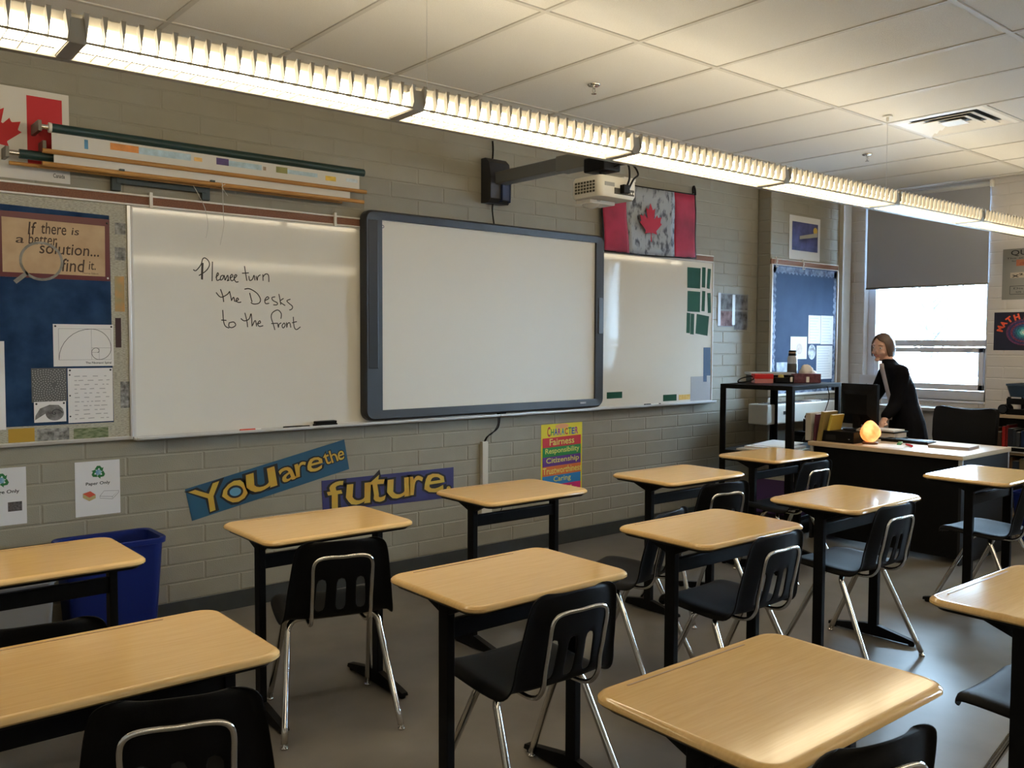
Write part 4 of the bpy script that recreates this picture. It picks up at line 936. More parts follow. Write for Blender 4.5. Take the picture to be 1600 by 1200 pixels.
def scallop(name, p0, p1, w):
    """border strip with a scalloped inner edge"""
    d = (Vector(p1)-Vector(p0)); n = int(d.length/.06); ax = d.normalized(); ay = Vector((-ax.y, ax.x)); P = [Vector(p0), Vector(p1)]
    for k in range(n, -1, -1):
        P.append(Vector(p0)+d*(k/n)+ay*w)
        if k: P.append(Vector(p0)+d*((k-.5)/n)+ay*(w+.018))
    poly(name, FB, [(v.x, v.y) for v in P], .0125, m_bord, t)
scallop('border_strip', (K0+.01, KZ0+.008), (K1-.01, KZ0+.008), .07); scallop('border_strip', (K1-.01, KZ1-.008), (K0+.01, KZ1-.008), .05)
scallop('border_strip', (K1-.01, KZ0+.01), (K1-.01, KZ1-.01), .045); scallop('border_strip', (K0+.01, KZ1-.01), (K0+.01, KZ0+.01), .045)
MB(FB).box((K0-.01, KZ1+.003, 0), (K1+.01, KZ1+.055, .012)).build('cork_rail', m_cork, t)
for z in (KZ1, KZ1+.05): MB(FB).box((K0-.01, z, 0), (K1+.01, z+.008, .018), .002).build('rail_trim', m_white, t)
for u in (1209, 1251):
    a = pf(u, 410, YB)[0]; MB(FB).tube([(a, KZ1+.075, .02), (a+.01, KZ1+.03, .03), (a-.01, KZ1-.02, .03), (a+.012, KZ1-.015, .04)], .006, 6).build('rail_hook', m_white, t)
lines = mat('print_lines', (.45, .46, .5), .8)
def bsheet(u0, v0, u1, v1, lab, c=.0135, n=9, ln=True):
    a0, b0, a1, b1 = rectb(u0, v0, u1, v1); t = pthing('notice_sheet', FB, (a0+a1)/2, b0, lab, 'paper', 'notices on the pier board')
    sheet('sheet', FB, a0, b0, a1, b1, c, m_paper, t)
    if ln:
        mb = MB(FB)
        for k in range(n): z = b1-(b1-b0)*(k+1)/(n+1); mb.ribbon([(a0+.02, z), (a1-random.uniform(.02, .08), z)], .004, c+.0012)
        mb.build('printed_lines', lines, t)
    return t, a0, b0, a1, b1
bsheet(1261, 493, 1280, 537, 'upper left notice of the pair on the blue pier board')
bsheet(1280.5, 493.5, 1299.5, 538, 'upper right notice of the pair on the blue pier board')
bsheet(1273.5, 540, 1298, 592, 'tall notice below the pair on the blue pier board', n=12)
t, a0, b0, a1, b1 = bsheet(1233, 526, 1258.5, 561, 'loose white sheet with round drawing left of the pair', ln=False)
MB(FB).lathe([(.05, 0), (.05, .0006)], ((a0+a1)/2+.01, (b0+b1)/2-.01, .0147), 18).build('round_drawing', mat('pink_print', (.5, .32, .26), .7, col2=(.62, .55, .45), scale=30), t)
a0, b0, a1, b1 = rectb(1259.5, 538, 1273, 562)
tag(MB(FB).lathe([(.062, 0), (.062, .001)], ((a0+a1)/2, (b0+b1)/2, .014), 20, sx=1.05, sy=1.15).build('round_picture', mat('grey_swirl_print', (.08, .085, .1), .6, col2=(.6, .62, .66), scale=22)), 'round black and white picture pinned between the notices', 'picture')
a0, b0, a1, b1 = rectb(1211, 566, 1234, 592)
tag(sheet('map_picture', FB, a0, b0, a1, b1, .0135, mat('pale_map_print', (.22, .27, .36), .7, col2=(.5, .55, .62), scale=16)), 'pale printed picture low on the blue pier board', 'picture')
t = thing('heater_cabinet', (5.95, -.23, .80), 'long white wall heater below the blue pier board', 'heater')
m_heat = mat('heater_enamel', (.60, .58, .52), .4)
MB().box((5.20, -.33, .79), (6.66, -.136, .965), .012).build('casing', m_heat, t)
for k in range(14): MB().box((5.3+k*.09, -.31, .962), (5.36+k*.09, -.17, .968)).build('grille_slot', mat('slot_dark', (.1, .1, .1), .6), t)
MB().box((5.45, -.335, .87), (5.55, -.328, .90)).build('control_plate', m_black, t)
MB().box((5.95, -.30, .965), (6.12, -.2, .972), .002).build('vent_lid', m_heat, t)
# ------------------------------------------------------------------ right wall posters
a0, b0, a1, b1 = 1.568, 1.885, 2.24, 2.322
t = pthing('formula_poster', FR, (a0+a1)/2, b0, 'grey hand made formula poster on the wall right of the window', 'poster')
sheet('grey_sheet', FR, a0, b0, a1, b1, .001, mat('grey_poster_card', (.21, .205, .19), .75), t)
mb = MB(FR); text(mb, 'QUADRATICS', a0+.065, b1-.065, a1-.05, b1-.012, .0024, bold=.01); text(mb, 'The standard form is', a0+.03, b1-.088, a1-.2, b1-.074, .0024); text(mb, 'form', a0+.075, b1-.112, a0+.13, b1-.099, .0024); mb.build('lettering', m_ink, t)
sheet('orange_label', FR, a0+.11, b1-.15, a1-.08, b1-.095, .0022, mat('orange_label', hexc('9a5a3a'), .7), t); sheet('pale_label', FR, a0+.065, b1-.252, a1-.08, b1-.205, .0022, mat('pale_label', hexc('a89a8a'), .7), t)
mb = MB(FR); text(mb, 'ax\u00b2+bx+c', a0+.135, b1-.142, a1-.12, b1-.105, .0034, bold=.02, shear=.2); mb.build('formula_lettering', mat('rust_ink', (.25, .06, .02), .6), t)
mb = MB(FR); text(mb, 'x\u00b2+5x+6=0', a0+.075, b1-.247, a1-.1, b1-.213, .0034, bold=.02); mb.build('formula_lettering', m_ink, t)
mb = MB(FR); fx0, fx1, fz0, fz1 = a0+.065, a1-.1, b0+.045, b0+.115
for s in ([(fx0, fz0), (fx1, fz0)], [(fx1, fz0), (fx1, fz1)], [(fx1, fz1), (fx0, fz1)], [(fx0, fz1), (fx0, fz0)]): mb.ribbon(s, .004, .0024)
mb.build('box_outline', m_ink, t)
mb = MB(FR); text(mb, 'Discriminant tells', fx0+.03, fz0+.042, fx1-.05, fz1-.012, .0024); text(mb, 'us about roots', fx0+.05, fz0+.012, fx1-.15, fz0+.032, .0024); mb.build('small_lettering', m_ink, t)
a0, b0, a1, b1 = 1.512, 1.446, 2.14, 1.776
t = pthing('math_poster', FR, (a0+a1)/2, b0, 'dark poster with orange arched lettering Math Is by the window', 'poster')
sheet('dark_sheet', FR, a0, b0, a1, b1, .001, mat('midnight_print', (.008, .009, .025), .45), t)
cx, cz = a0+.245, b0+.155
mb = MB(FR); R0 = .172
for ch, th in zip('MATH IS', (168, 148, 128, 108, 96, 84, 66)):
    if ch == ' ': continue
    r = math.radians(th); x, z = cx+R0*1.15*math.cos(r), cz+R0*.78*math.sin(r)
    text(mb, ch, x-.024, z-.022, x+.024, z+.030, .0024, ang=r-math.pi/2, bold=.05)
mb.build('arched_lettering', mat('orange_red_print', hexc('d85028'), .5), t)
for i, (r, col) in enumerate([(.145, '5a2a4a'), (.128, '2a2a52'), (.11, '6a2a40'), (.092, '2a3a62'), (.074, '1a5a6a'), (.055, '2a7a80'), (.034, '7ab0a8'), (.016, 'd8e0c8')]):
    MB(FR).lathe([(r, 0), (r, .0003)], (cx, cz, .002+.0004*i), 28, sx=1., sy=.78).build('dot_ring', mat('ring_'+col, hexc(col), .5, var=.5, scale=90), t)
# ------------------------------------------------------------------ black cart
CZ = 1.176; cart_l = (4.585, -.40); cart_n = (4.475, -1.03); cart_r = (5.40, -.90)
cvx = Vector((cart_r[0]-cart_n[0], cart_r[1]-cart_n[1])); cvy = Vector((cart_l[0]-cart_n[0], cart_l[1]-cart_n[1]))
cang = math.atan2(cvx.y, cvx.x); cw, cdp = cvx.length, .60
t = thing('metal_cart', (cart_n[0], cart_n[1], 0), 'tall black steel cart standing in the corner by the pier', 'cart', rz=cang)
Wc = t.matrix_basis
MB(Wc).box((0, 0, CZ-.035), (cw, cdp, CZ), .003).build('top_shelf', m_black, t)
for s, (lx, ly) in enumerate(((0, 0), (cw, 0), (0, cdp), (cw, cdp))):
    sx = 1 if lx == 0 else -1; sy = 1 if ly == 0 else -1
    mb = MB(Wc); mb.box((min(lx, lx+sx*.05), min(ly, ly+sy*.006), .06), (max(lx, lx+sx*.05), max(ly, ly+sy*.006), CZ-.03)); mb.box((min(lx, lx+sx*.006), min(ly, ly+sy*.05), .06), (max(lx, lx+sx*.006), max(ly, ly+sy*.05), CZ-.03))
    leg = mb.build('leg', m_black, t)
    MB(Wc).lathe([(.01, 0), (.032, .008), (.035, .03), (.032, .052), (.01, .06)], (lx+sx*.03, ly+sy*.03, 0), 14).build('caster', m_plastic, leg, True)
for z in (.655, .16): MB(Wc).box((0, 0, z-.03), (cw, cdp, z), .003).build('shelf', m_black, t)
def oncart(u, s0=.0):
    """point on the cart top seen below picture column u"""
    d = ray(u, 600); A = Vector((4.70, -.52)); B = Vector((5.36, -.84)); e = B-A
    den = d.x*e.y-d.y*e.x; w = A-Vector((CAM.x, CAM.y)); k = (w.x*e.y-w.y*e.x)/den
    return CAM.x+d.x*k, CAM.y+d.y*k
vd = Vector((CR.x, CR.y)).normalized()        # direction along the picture's horizontal
va = math.atan2(vd.y, vd.x)
def put(name, u, lab, cat, z=CZ): x, y = oncart(u); return thing(name, (x, y, z), lab, cat, rz=va)
t = put('lidded_box', 1191, 'red topped clear plastic box on the black cart', 'box'); W = t.matrix_basis
MB(W).box((-.075, -.05, 0), (.075, .05, .035), .004).build('clear_base', mat('clear_pink_plastic', (.5, .18, .17), .3), t); MB(W).box((-.077, -.052, .034), (.077, .052, .075), .006).build('lid', mat('red_plastic', hexc('c01818'), .35), t)
t = put('laptop_stack', 1213, 'thin grey laptop and papers lying at the back of the cart top', 'laptop'); W = t.matrix_basis
MB(W).box((-.19, .06, 0), (.12, .22, .062), .004).build('book_block', m_black, t); MB(W).box((-.2, .05, .0625), (.17, .24, .082), .003).build('laptop_body', mat('silver_case', (.4, .42, .46), .35), t)
t = put('hole_punch', 1222, 'black hole punch with pale label on the cart', 'stationery'); W = t.matrix_basis
MB(W).box((-.07, -.06, 0), (.08, -.0, .045), .008).build('base', m_black, t); MB(W).box((.03, -.07, .045), (.075, -.055, .065), .004).build('lever', m_black, t); MB(W).box((.045, -.0735, .01), (.062, -.060, .05), .002).build('label', m_white, t); MB(W).lathe([(.025, 0), (.022, .02), (.004, .026)], (-.02, -.03, .045), 10).build('yellow_disc', mat('yellow_plastic', (.45, .38, .12), .5), t)
t = put('water_bottle', 1243.5, 'grey water bottle with pale top and black cap on the cart', 'bottle'); W = t.matrix_basis
MB(W).lathe([(.04, 0), (.042, .005), (.042, .15), (.04, .155)], (0, .10, 0), 20).build('dark_sleeve', mat('bottle_grey', (.05, .05, .055), .5), t, 'auto'); MB(W).lathe([(.04, .155), (.04, .20), (.034, .215), (.03, .22)], (0, .10, 0), 20).build('clear_neck', mat('bottle_clear', (.38, .42, .5), .15), t, 'auto')
MB(W).lathe([(.033, .22), (.033, .235), (.031, .237), (.031, .262), (.027, .265)], (0, .10, 0), 18).build('cap', m_black, t, 'auto'); MB(W).lathe([(.0325, .24), (.0325, .25)], (0, .10, 0), 18).build('cap_ring', mat('tan_ring', (.35, .24, .15), .5), t)
t = put('tissue_box', 1257, 'maroon patterned tissue box with white tissue on the cart', 'tissue box'); W = t.matrix_basis
MB(W).box((-.115, -.06, 0), (.115, .06, .075), .004).build('box', mat('maroon_card', (.06, .012, .022), .5, col2=(.16, .05, .07), scale=35), t)
mb = MB(W); L = []
for k, (r, z) in enumerate([(.05, .07), (.055, .095), (.045, .12), (.03, .14), (.012, .15)]): L.append([(r*(1+.25*math.sin(3*a+k))*math.cos(a)+.01, .4*r*(1+.3*math.cos(4*a+k))*math.sin(a), z) for a in [2*math.pi*j/14 for j in range(14)]])
mb.loft(L).build('tissue', mat('tissue_white', (.75, .7, .66), .9), t, True); MB(W).box((-.006, -.0615, .005), (.018, -.0595, .05)).build('label', m_white, t)
t = put('clay_pig', 1273, 'small cream round ornament behind the tissue box', 'ornament'); W = t.matrix_basis
MB(W).lathe([(.012, 0), (.04, .02), (.05, .055), (.04, .09), (.012, .105)], (0, .10, 0), 16).build('body', mat('cream_glaze', (.55, .48, .36), .4), t, True); MB(W).lathe([(.004, 0), (.012, .008), (.004, .016)], (-.02, .055, .06), 8).build('snout', mat('tan_ring', 0), t, True)
t = put('cable_coil', 1167, 'coiled dark cable at the left end of the cart top', 'cable'); W = t.matrix_basis
MB(W).tube(catmull([(-.07, 0, .008), (-.05, .03, .03), (.0, .05, .045), (.06, .04, .05), (.05, .0, .03), (-.02, -.01, .01)], 6, True), .006, 6, closed=True).build('loop', m_black, t, True)
MB(Wc).tube(catmull([(.62, -.012, CZ-.02), (.64, -.02, CZ-.12), (.5, -.02, CZ-.28), (.40, -.01, CZ-.36), (.5, .1, CZ-.40), (.62, .2, CZ-.5)], 5), .0035, 5).build('hanging_cord', m_black, bpy.data.objects['metal_cart'], True)
# things on the cart shelves
t = thing('paper_stack', (4.75, -.75, .655), 'pile of white papers and folders on the cart middle shelf', 'papers', rz=cang)
W = t.matrix_basis
MB(W).box((-.26, -.20, 0), (.12, .24, .012)).build('folder', mat('buff_folder', (.5, .47, .40), .8), t); MB(W).box((-.2, -.16, .012), (.14, .2, .03)).build('sheets', m_paper, t)
L = [[(-.05+x, y, .030+.02*max(0, (x-.05))*3) for x, y in ((-.1, -.1), (.25, -.12), (.27, .16), (-.08, .18))], [(-.05+x, y, .034+.02*max(0, (x-.05))*3) for x, y in ((-.1, -.1), (.25, -.12), (.27, .16), (-.08, .18))]]
MB(W).loft(L).build('curled_sheet', m_paper, t)
t = thing('purple_crate', (4.80, -.78, .16), 'purple plastic crate of papers on the cart lower shelf', 'crate', rz=cang); W = t.matrix_basis
mb = MB(W)
for b_ in [((-.2, -.19, 0), (.2, -.18, .27)), ((-.2, .18, 0), (.2, .19, .27)), ((-.2, -.19, 0), (-.19, .19, .27)), ((.19, -.19, 0), (.2, .19, .27)), ((-.2, -.19, 0), (.2, .19, .01))]: mb.box(*b_)
mb.build('crate_body', mat('purple_plastic', (.055, .025, .10), .45), t)
for k in range(5): MB(W).box((-.17+k*.07, -.16, .02), (-.12+k*.07, .16, .29+.015*(k % 3))).build('folder', mat('buff_folder', 0), t)
# ------------------------------------------------------------------ teacher desk
TX0, TX1, TY0, TY1, TZ = 4.692, 5.505, -2.185, -1.035, .75
t = thing('teacher_desk', (5.1, -1.6, 0), 'large teacher desk with pale wood top and black front panel', 'desk')
MB().box((TX0, TY0, TZ-.032), (TX1, TY1, TZ), .004).build('desktop', m_wood2, t)
MB().box((TX0+.03, TY0+.03, .04), (TX0+.045, TY1-.03, TZ-.032)).build('front_panel', mat('black_panel', (.004, .004, .0045), .6, spec=.12), t)
m_edge = mat('grey_edge', (.42, .42, .42), .5); m_dk = mat('dark_grey_panel', (.016, .016, .017), .6, spec=.15)
for y in (TY0+.012, TY1-.03): 
    p_ = MB().box((TX0+.022, y, 0), (TX1-.02, y+.018, TZ-.032)).build('end_panel', m_dk, t)
    for x in (TX0+.018, TX1-.03): MB().box((x, y-.004, .60), (x+.016, y+.022, TZ-.032)).build('edge_post', m_edge, p_)
MB().box((TX1-.45, TY0+.04, .3), (TX1-.03, TY0+.42, TZ-.034), .003).build('drawer_unit', m_dk, t)
SLY = -pr(1359.5, 690, 4.87)[0]
def salt_lamp():
    t = thing('salt_lamp', (4.87, SLY, TZ), 'glowing orange rock salt lamp on the teacher desk', 'lamp')
    MB().lathe([(.052, 0), (.055, .004), (.055, .014), (.05, .018)], (4.87, SLY, TZ), 18).build('wooden_base', mat('lamp_base_wood', (.12, .045, .02), .5), t, 'auto')
    bm = bmesh.new(); bmesh.ops.create_icosphere(bm, subdivisions=3, radius=1.)
    rnd = random.Random(3)
    for v in bm.verts:
        x, y, z = v.co; w = .072*(1-.34*max(0, z)**1.4-.10*max(0, -z)**3); n = 1+.035*math.sin(5*x+3*z)+.03*math.sin(7*y-4*z+1)+rnd.uniform(-.012, .012)
        v.co = Vector((4.87+x*w*n, SLY+y*w*n, TZ+.095+z*.083*(n*.5+.5)))
    M = bpy.data.materials.new('glowing_salt'); M.use_nodes = True; nt = M.node_tree; b = nt.nodes['Principled BSDF']
    b.inputs['Base Color'].default_value = (.8, .35, .15, 1); b.inputs['Roughness'].default_value = .6
    tc = nt.nodes.new('ShaderNodeTexCoord'); nz = nt.nodes.new('ShaderNodeTexNoise'); nz.inputs['Scale'].default_value = 11
    rp = nt.nodes.new('ShaderNodeValToRGB'); rp.color_ramp.elements[0].color = (.9, .22, .04, 1); rp.color_ramp.elements[1].color = (1., .62, .22, 1); rp.color_ramp.elements[0].position = .35; rp.color_ramp.elements[1].position = .62
    nt.links.new(tc.outputs['Object'], nz.inputs['Vector']); nt.links.new(nz.outputs['Fac'], rp.inputs['Fac']); nt.links.new(rp.outputs['Color'], b.inputs['Emission Color']); b.inputs['Emission Strength'].default_value = 1.35
    MB().bm(bm).build('salt_rock', M, t)
salt_lamp()
t = thing('desktop_computer', (4.93, -1.26, TZ), 'black flat desktop computer under the monitor', 'computer')
MB().box((4.77, -1.365, TZ), (5.12, -1.09, TZ+.085), .005).build('case', m_black, t); MB().box((4.768, -1.22, TZ+.02), (4.772, -1.14, TZ+.055)).build('badge_plate', m_dk, t); MB().lathe([(.006, 0), (.006, .004)], (4.768, -1.33, TZ+.03), 8).build('button', m_alum, t)
t = thing('monitor', (4.97, -1.27, TZ+.085), 'black computer monitor seen from behind on the teacher desk', 'monitor', rz=-.12); W = t.matrix_basis
MB(W).lathe([(.10, 0), (.10, .008), (.03, .014), (.028, .02)], (0.02, 0, 0), 20).build('stand_base', m_black, t, 'auto'); MB(W).box((0.0, -.03, .015), (.03, .03, .2), .006).build('stand_neck', m_black, t)
mb = MB(W); hw = .158
mb.loft([[(.03+dx, -hw*k, .045+s), (.03+dx, hw*k, .045+s), (.03+dx, hw*k, .355-s), (.03+dx, -hw*k, .355-s)] for dx, k, s in ((.03, 1, 0), (.0, 1, 0), (-.02, .8, .05), (-.035, .6, .08))]); mb.build('housing', m_black, t)
MB(W).box((.06, -hw+.012, .06), (.062, hw-.012, .34)).build('screen', mat('screen_off', (.03, .04, .06), .2), t)
for nm, x, y, rz, sz, tilt, M, lab in [('binder', 4.84, -1.005, 0, (.20, .045, .21), 0, mat('cream_binder', (.42, .38, .31), .6), 'cream ring binder standing at the desk end by the cart'), ('binder', 4.84, -1.056, 0, (.19, .018, .205), .06, mat('maroon_binder', (.09, .02, .035), .5), 'thin maroon book leaning beside the cream binder'),
        ('folder', 4.84, -1.09, 0, (.19, .03, .23), .16, mat('mustard_folder', (.26, .18, .05), .7), 'mustard folder leaning against the maroon book'), ('folder', 4.86, -1.135, 0, (.17, .02, .21), .22, mat('yellow_folder', (.50, .36, .05), .7), 'bright yellow folder leaning by the computer')]:
    t = thing(nm, (x, y, TZ), lab, 'folder'); W = t.matrix_basis @ Matrix.Rotation(tilt, 4, 'X')
    MB(W).box((-sz[0]/2, -sz[1]/2, 0), (sz[0]/2, sz[1]/2, sz[2]), .002).build('cover', M, t); MB(W).box((-sz[0]/2+.004, -sz[1]/2+.003, .004), (sz[0]/2+.003, sz[1]/2-.003, sz[2]+.0012)).build('pages', m_paper, t)
t = thing('desk_phone', (5.15, -.93, .81), 'black desk phone on a low black cabinet behind the binders', 'phone', rz=.3)
W = t.matrix_basis; mb = MB(W); mb.loft([[(-.1, -.09, 0), (.1, -.09, 0), (.1, .1, 0), (-.1, .1, 0)], [(-.1, -.09, .03), (.1, -.09, .03), (.1, .1, .11), (-.1, .1, .11)]]); mb.build('body', m_black, t)
MB(W).tube(catmull([(-.07, -.08, .055), (-.07, 0, .10), (-.07, .09, .135)], 5), .018, 8).build('handset', m_plastic, t, True); MB(W).box((.0, .03, .085), (.08, .08, .10), .002).build('display', mat('pale_display', (.3, .33, .38), .3), t)
t = thing('low_cabinet', (5.42, -.62, 0), 'low black cabinet between the cart and the pier', 'cabinet')
MB().box((5.56, -.62, .02), (6.05, -.36, .72), .004).build('body', m_black, t); MB().box((5.555, -.61, .1), (5.562, -.37, .68), .002).build('door', m_dk, t)
bpy.data.objects['desk_phone'].location = (5.74, -.49, .72)
# papers and small things on the desk
def flat(name, x, y, rz, w, d, h, M, lab, cat='paper', z=TZ):
    t = thing(name, (x, y, z), lab, cat, rz=rz); MB(t.matrix_basis).box((-w/2, -d/2, .0005), (w/2, d/2, h), min(.002, h*.3)).build('sheets', M, t); return t
t = flat('paper_pile', 5.14, -1.93, .1, .22, .28, .018, mat('pinkish_paper', (.34, .30, .30), .8), 'thick pile of papers on the right end of the teacher desk')
MB(t.matrix_basis).box((-.105, -.135, .0185), (.115, .14, .021)).build('top_sheet', m_paper, t)
flat('loose_paper', 4.86, -1.56, .3, .22, .28, .002, m_paper, 'loose white sheets beside the salt lamp')
t = flat('keyboard', 5.22, -1.56, 0, .14, .36, .018, m_black, 'black keyboard lying on the teacher desk', 'keyboard')
MB(t.matrix_basis).box((-.06, -.17, .018), (.06, .17, .022)).build('keys', m_dk, t)
t = thing('red_marker', (4.95, -1.70, TZ), 'red marker on the loose sheets', 'marker', rz=.8); MB(t.matrix_basis).cyl((-.05, 0, .010), (.03, 0, .010), .008, n=10).build('barrel', mat('red_plastic', 0), t); MB(t.matrix_basis).cyl((.03, 0, .010), (.06, 0, .010), .0075, n=10).build('cap', mat('red_plastic', 0), t)
t = thing('green_clip', (5.0, -1.60, TZ), 'green plastic clip beside the red marker', 'clip', rz=.4); MB(t.matrix_basis).box((-.03, -.015, 0), (.03, .015, .012), .003).build('jaw', mat('green_plastic', (.03, .2, .06), .4), t); MB(t.matrix_basis).box((.0, -.02, .012), (.05, .01, .02), .003).build('wing', mat('lime_plastic', (.2, .35, .08), .4), t)
t = thing('document_tray', (5.38, -1.30, TZ), 'stacked tray of white papers by the person\'s hand', 'tray')
MB().box((5.27, -1.43, TZ), (5.49, -1.15, TZ+.012), .002).build('lower_tray', m_black, t); MB().box((5.28, -1.42, TZ+.012), (5.48, -1.16, TZ+.05)).build('papers', m_paper, t); MB().box((5.27, -1.43, TZ+.05), (5.49, -1.15, TZ+.06), .002).build('upper_tray', m_black, t); MB().box((5.29, -1.41, TZ+.06), (5.47, -1.17, TZ+.072)).build('papers', m_paper, t)
t = thing('earphones', (5.03, -1.36, TZ+.085), 'tangle of grey cable and plug by the monitor foot', 'cable'); MB().tube(catmull([(4.86, -1.34, TZ+.095), (4.88, -1.37, TZ+.115), (4.9, -1.40, TZ+.11), (4.88, -1.415, TZ+.095), (4.85, -1.39, TZ+.098)], 5, True), .007, 6, closed=True).build('loop', mat('cable_grey', (.25, .24, .22), .5), t, True)
# picture on the window ledge behind the monitor
t = thing('standing_picture', (6.66, -.55, .94), 'pale standing picture with dark figures left of the person', 'picture'); 
MB(FR).box((.375, .93, .19), (.60, 1.20, .20)).build('card', mat('pale_card', (.55, .55, .58), .6), t)
for k in range(5): MB(FR).prism([(.40+k*.035, .96+.01*(k % 2)), (.425+k*.035, .96), (.43+k*.035, 1.08+.012*(k % 3)), (.415+k*.035, 1.11+.01*(k % 2)), (.40+k*.035, 1.07)], .2, .2012).build('figure_drawing', mat('charcoal_print', (.04, .04, .05), .7), t)
t = thing('window_ledge_unit', (6.67, -.62, 0), 'low white shelf unit below the window behind the person', 'shelf')
MB().box((6.50, -1.40, .90), (6.855, -.215, .93), .003).build('top', mat('grey_laminate', (.32, .31, .30), .5), t); MB().box((6.54, -1.38, .10), (6.855, -.235, .90)).build('body', mat('pale_laminate', (.45, .43, .41), .5), t); MB().box((6.56, -1.37, 0), (6.85, -.25, .10)).build('plinth', m_black, t)
# ------------------------------------------------------------------ office chair
t = thing('office_chair', (5.95, -1.66, 0), 'black high back office chair behind the teacher desk', 'chair', rz=-.06); W = t.matrix_basis
m_fab = mat('charcoal_fabric', (.010, .010, .011), .9, spec=.1, bump=.2, bscale=300)
L = []
for z, hw, dx in [(.56, .20, .05), (.60, .235, .03), (.75, .25, .01), (.88, .252, .02), (.96, .25, .035), (.985, .235, .04), (.992, .2, .042)]:
    row = []
    for k in range(13):
        s = -1+2*k/12; row.append((dx-.03*s*s, s*hw, z-(.02*(1-s*s) if z > .9 else 0)))
    row2 = [(x+.05, y, z) for x, y, z in reversed(row)]; L.append(row+row2)
MB(W).loft(L).build('backrest', m_fab, t, 'auto')
L = [[(x*k, y*k, z) for x, y in rrect(.25, .25, .08)] for k, z in ((.9, .42), (1, .44), (1, .49), (.9, .51))]; MB(W @ Matrix.Translation((-.2, 0, 0))).loft(L).build('seat', m_fab, t, 'auto')
MB(W).tube([(-.2, 0, .43), (.03, 0, .42), (.085, 0, .5), (.085, 0, .7)], .02, 8).build('back_stem', m_black, t, True); MB(W).cyl((-.2, 0, .1), (-.2, 0, .43), .028, n=12).build('gas_lift', m_black, t, 'auto')
for k in range(5):
    a = 2*math.pi*k/5; x, y = -.2+.28*math.cos(a), .28*math.sin(a); leg = MB(W).tube([(-.2, 0, .11), (x, y, .075)], [.03, .018], 7).build('base_arm', m_black, t); MB(W).cyl((x-.012, y, .03), (x+.012, y, .03), .03, n=12).build('caster', m_plastic, leg)
for s in (-1, 1): MB(W).tube(catmull([(-.05, s*.27, .46), (-.06, s*.29, .58), (-.08, s*.29, .66), (-.28, s*.29, .665)], 4), .016, 7).build('armrest', m_black, t, True)
# ------------------------------------------------------------------ bookshelf at the right wall
t = thing('bookshelf', (6.66, -2.2, 0), 'low wooden bookshelf below the posters at the right edge', 'bookshelf'); SY0, SY1 = -2.35, -1.53
m_shelf = mat('shelf_wood', (.34, .25, .16), .45, col2=(.42, .32, .21), scale=6, stretch=(10, 1, 8))
MB().box((6.47, SY0, .885), (6.855, SY1, .912), .003).build('top', m_shelf, t)
for y in (SY0, SY1-.02): MB().box((6.49, y, 0), (6.855, y+.02, .885)).build('side_panel', m_shelf, t)
for z in (.60, .36, .08): MB().box((6.50, SY0+.02, z-.022), (6.85, SY1-.02, z)).build('shelf', m_shelf, t)
MB().box((6.84, SY0+.02, .08), (6.853, SY1-.02, .885)).build('back_panel', mat('shelf_back', (.05, .04, .03), .7), t)
MB().box((6.485, SY0+.05, .60), (6.497, -1.79, .648)).build('label_strip', mat('strip_cream', (.5, .48, .44), .5), t); mb = MB(FR); text(mb, 'MATHEMATICS', 1.83, .616, 2.1, .634, XR-6.485+.001); MB(FR).box((1.81, .61, XR-6.486), (2.15, .64, XR-6.4845)).build('label_window', m_black, t)
y = -1.56; k = 0; rndb = random.Random(11)
cols = ['2a2a22', 'a08a28', '6a4a2a', '3a2a20', 'a02018', '8a1a14', '20242c', '2a3038', '30343a', '1a2a4a', '5a2a2a', '3a3a3a', '7a6a4a']
shades = ['black', 'yellow', 'brown', 'dark brown', 'red', 'dark red', 'charcoal', 'slate grey', 'steel grey', 'navy blue', 'wine coloured', 'dark grey', 'tan']
nb = 0
for (zb, yend, nm) in ((.60, -1.95, 'top'), (.36, -1.95, 'second')):
    y = -1.57; i = 0
    while y > yend:
        w = rndb.uniform(.022, .05); h = rndb.uniform(.15, .22) if nm == 'top' else rndb.uniform(.14, .2); j = (i if nm == 'top' else (i*5+3)) % len(cols)
        b_ = thing('book', (6.62, y-w/2, zb), '%s spined book, number %s from the window side on the bookshelf %s shelf' % (shades[j], ['one', 'two', 'three', 'four', 'five', 'six', 'seven', 'eight', 'nine', 'ten', 'eleven', 'twelve', 'thirteen', 'fourteen', 'fifteen', 'sixteen', 'seventeen', 'eighteen', 'nineteen', 'twenty', 'more', 'more', 'more'][i], nm), 'book', 'books on the low bookshelf')
        x0 = 6.53+rndb.uniform(0, .03)
        MB().box((x0, y-w, zb+.0005), (x0+.19, y-.001, zb+h), .002).build('cover', mat('book_'+cols[j], hexc(cols[j]), .5), b_); MB().box((x0+.006, y-w+.003, zb+.003), (x0+.192, y-.004, zb+h+.001)).build('pages', m_paper, b_)
        y -= w+.002; i += 1
t = thing('yellow_cup', (6.52, -1.66, .60), 'yellow and blue pencil cup at the shelf front', 'cup'); MB().lathe([(.03, 0), (.034, .04)], (6.52, -1.66, .60), 14).build('blue_foot', mat('pale_blue_plastic', (.2, .3, .4), .4), t); MB().lathe([(.034, .04), (.036, .11)], (6.52, -1.66, .60), 14).build('yellow_band', mat('yellow_folder', 0), t); MB().cyl((6.515, -1.655, .7), (6.52, -1.645, .80), .004, n=6).build('pencil', m_wood, t)
t = thing('letter_tray', (6.66, -1.93, .912), 'black tiered letter tray with papers on the bookshelf', 'tray')
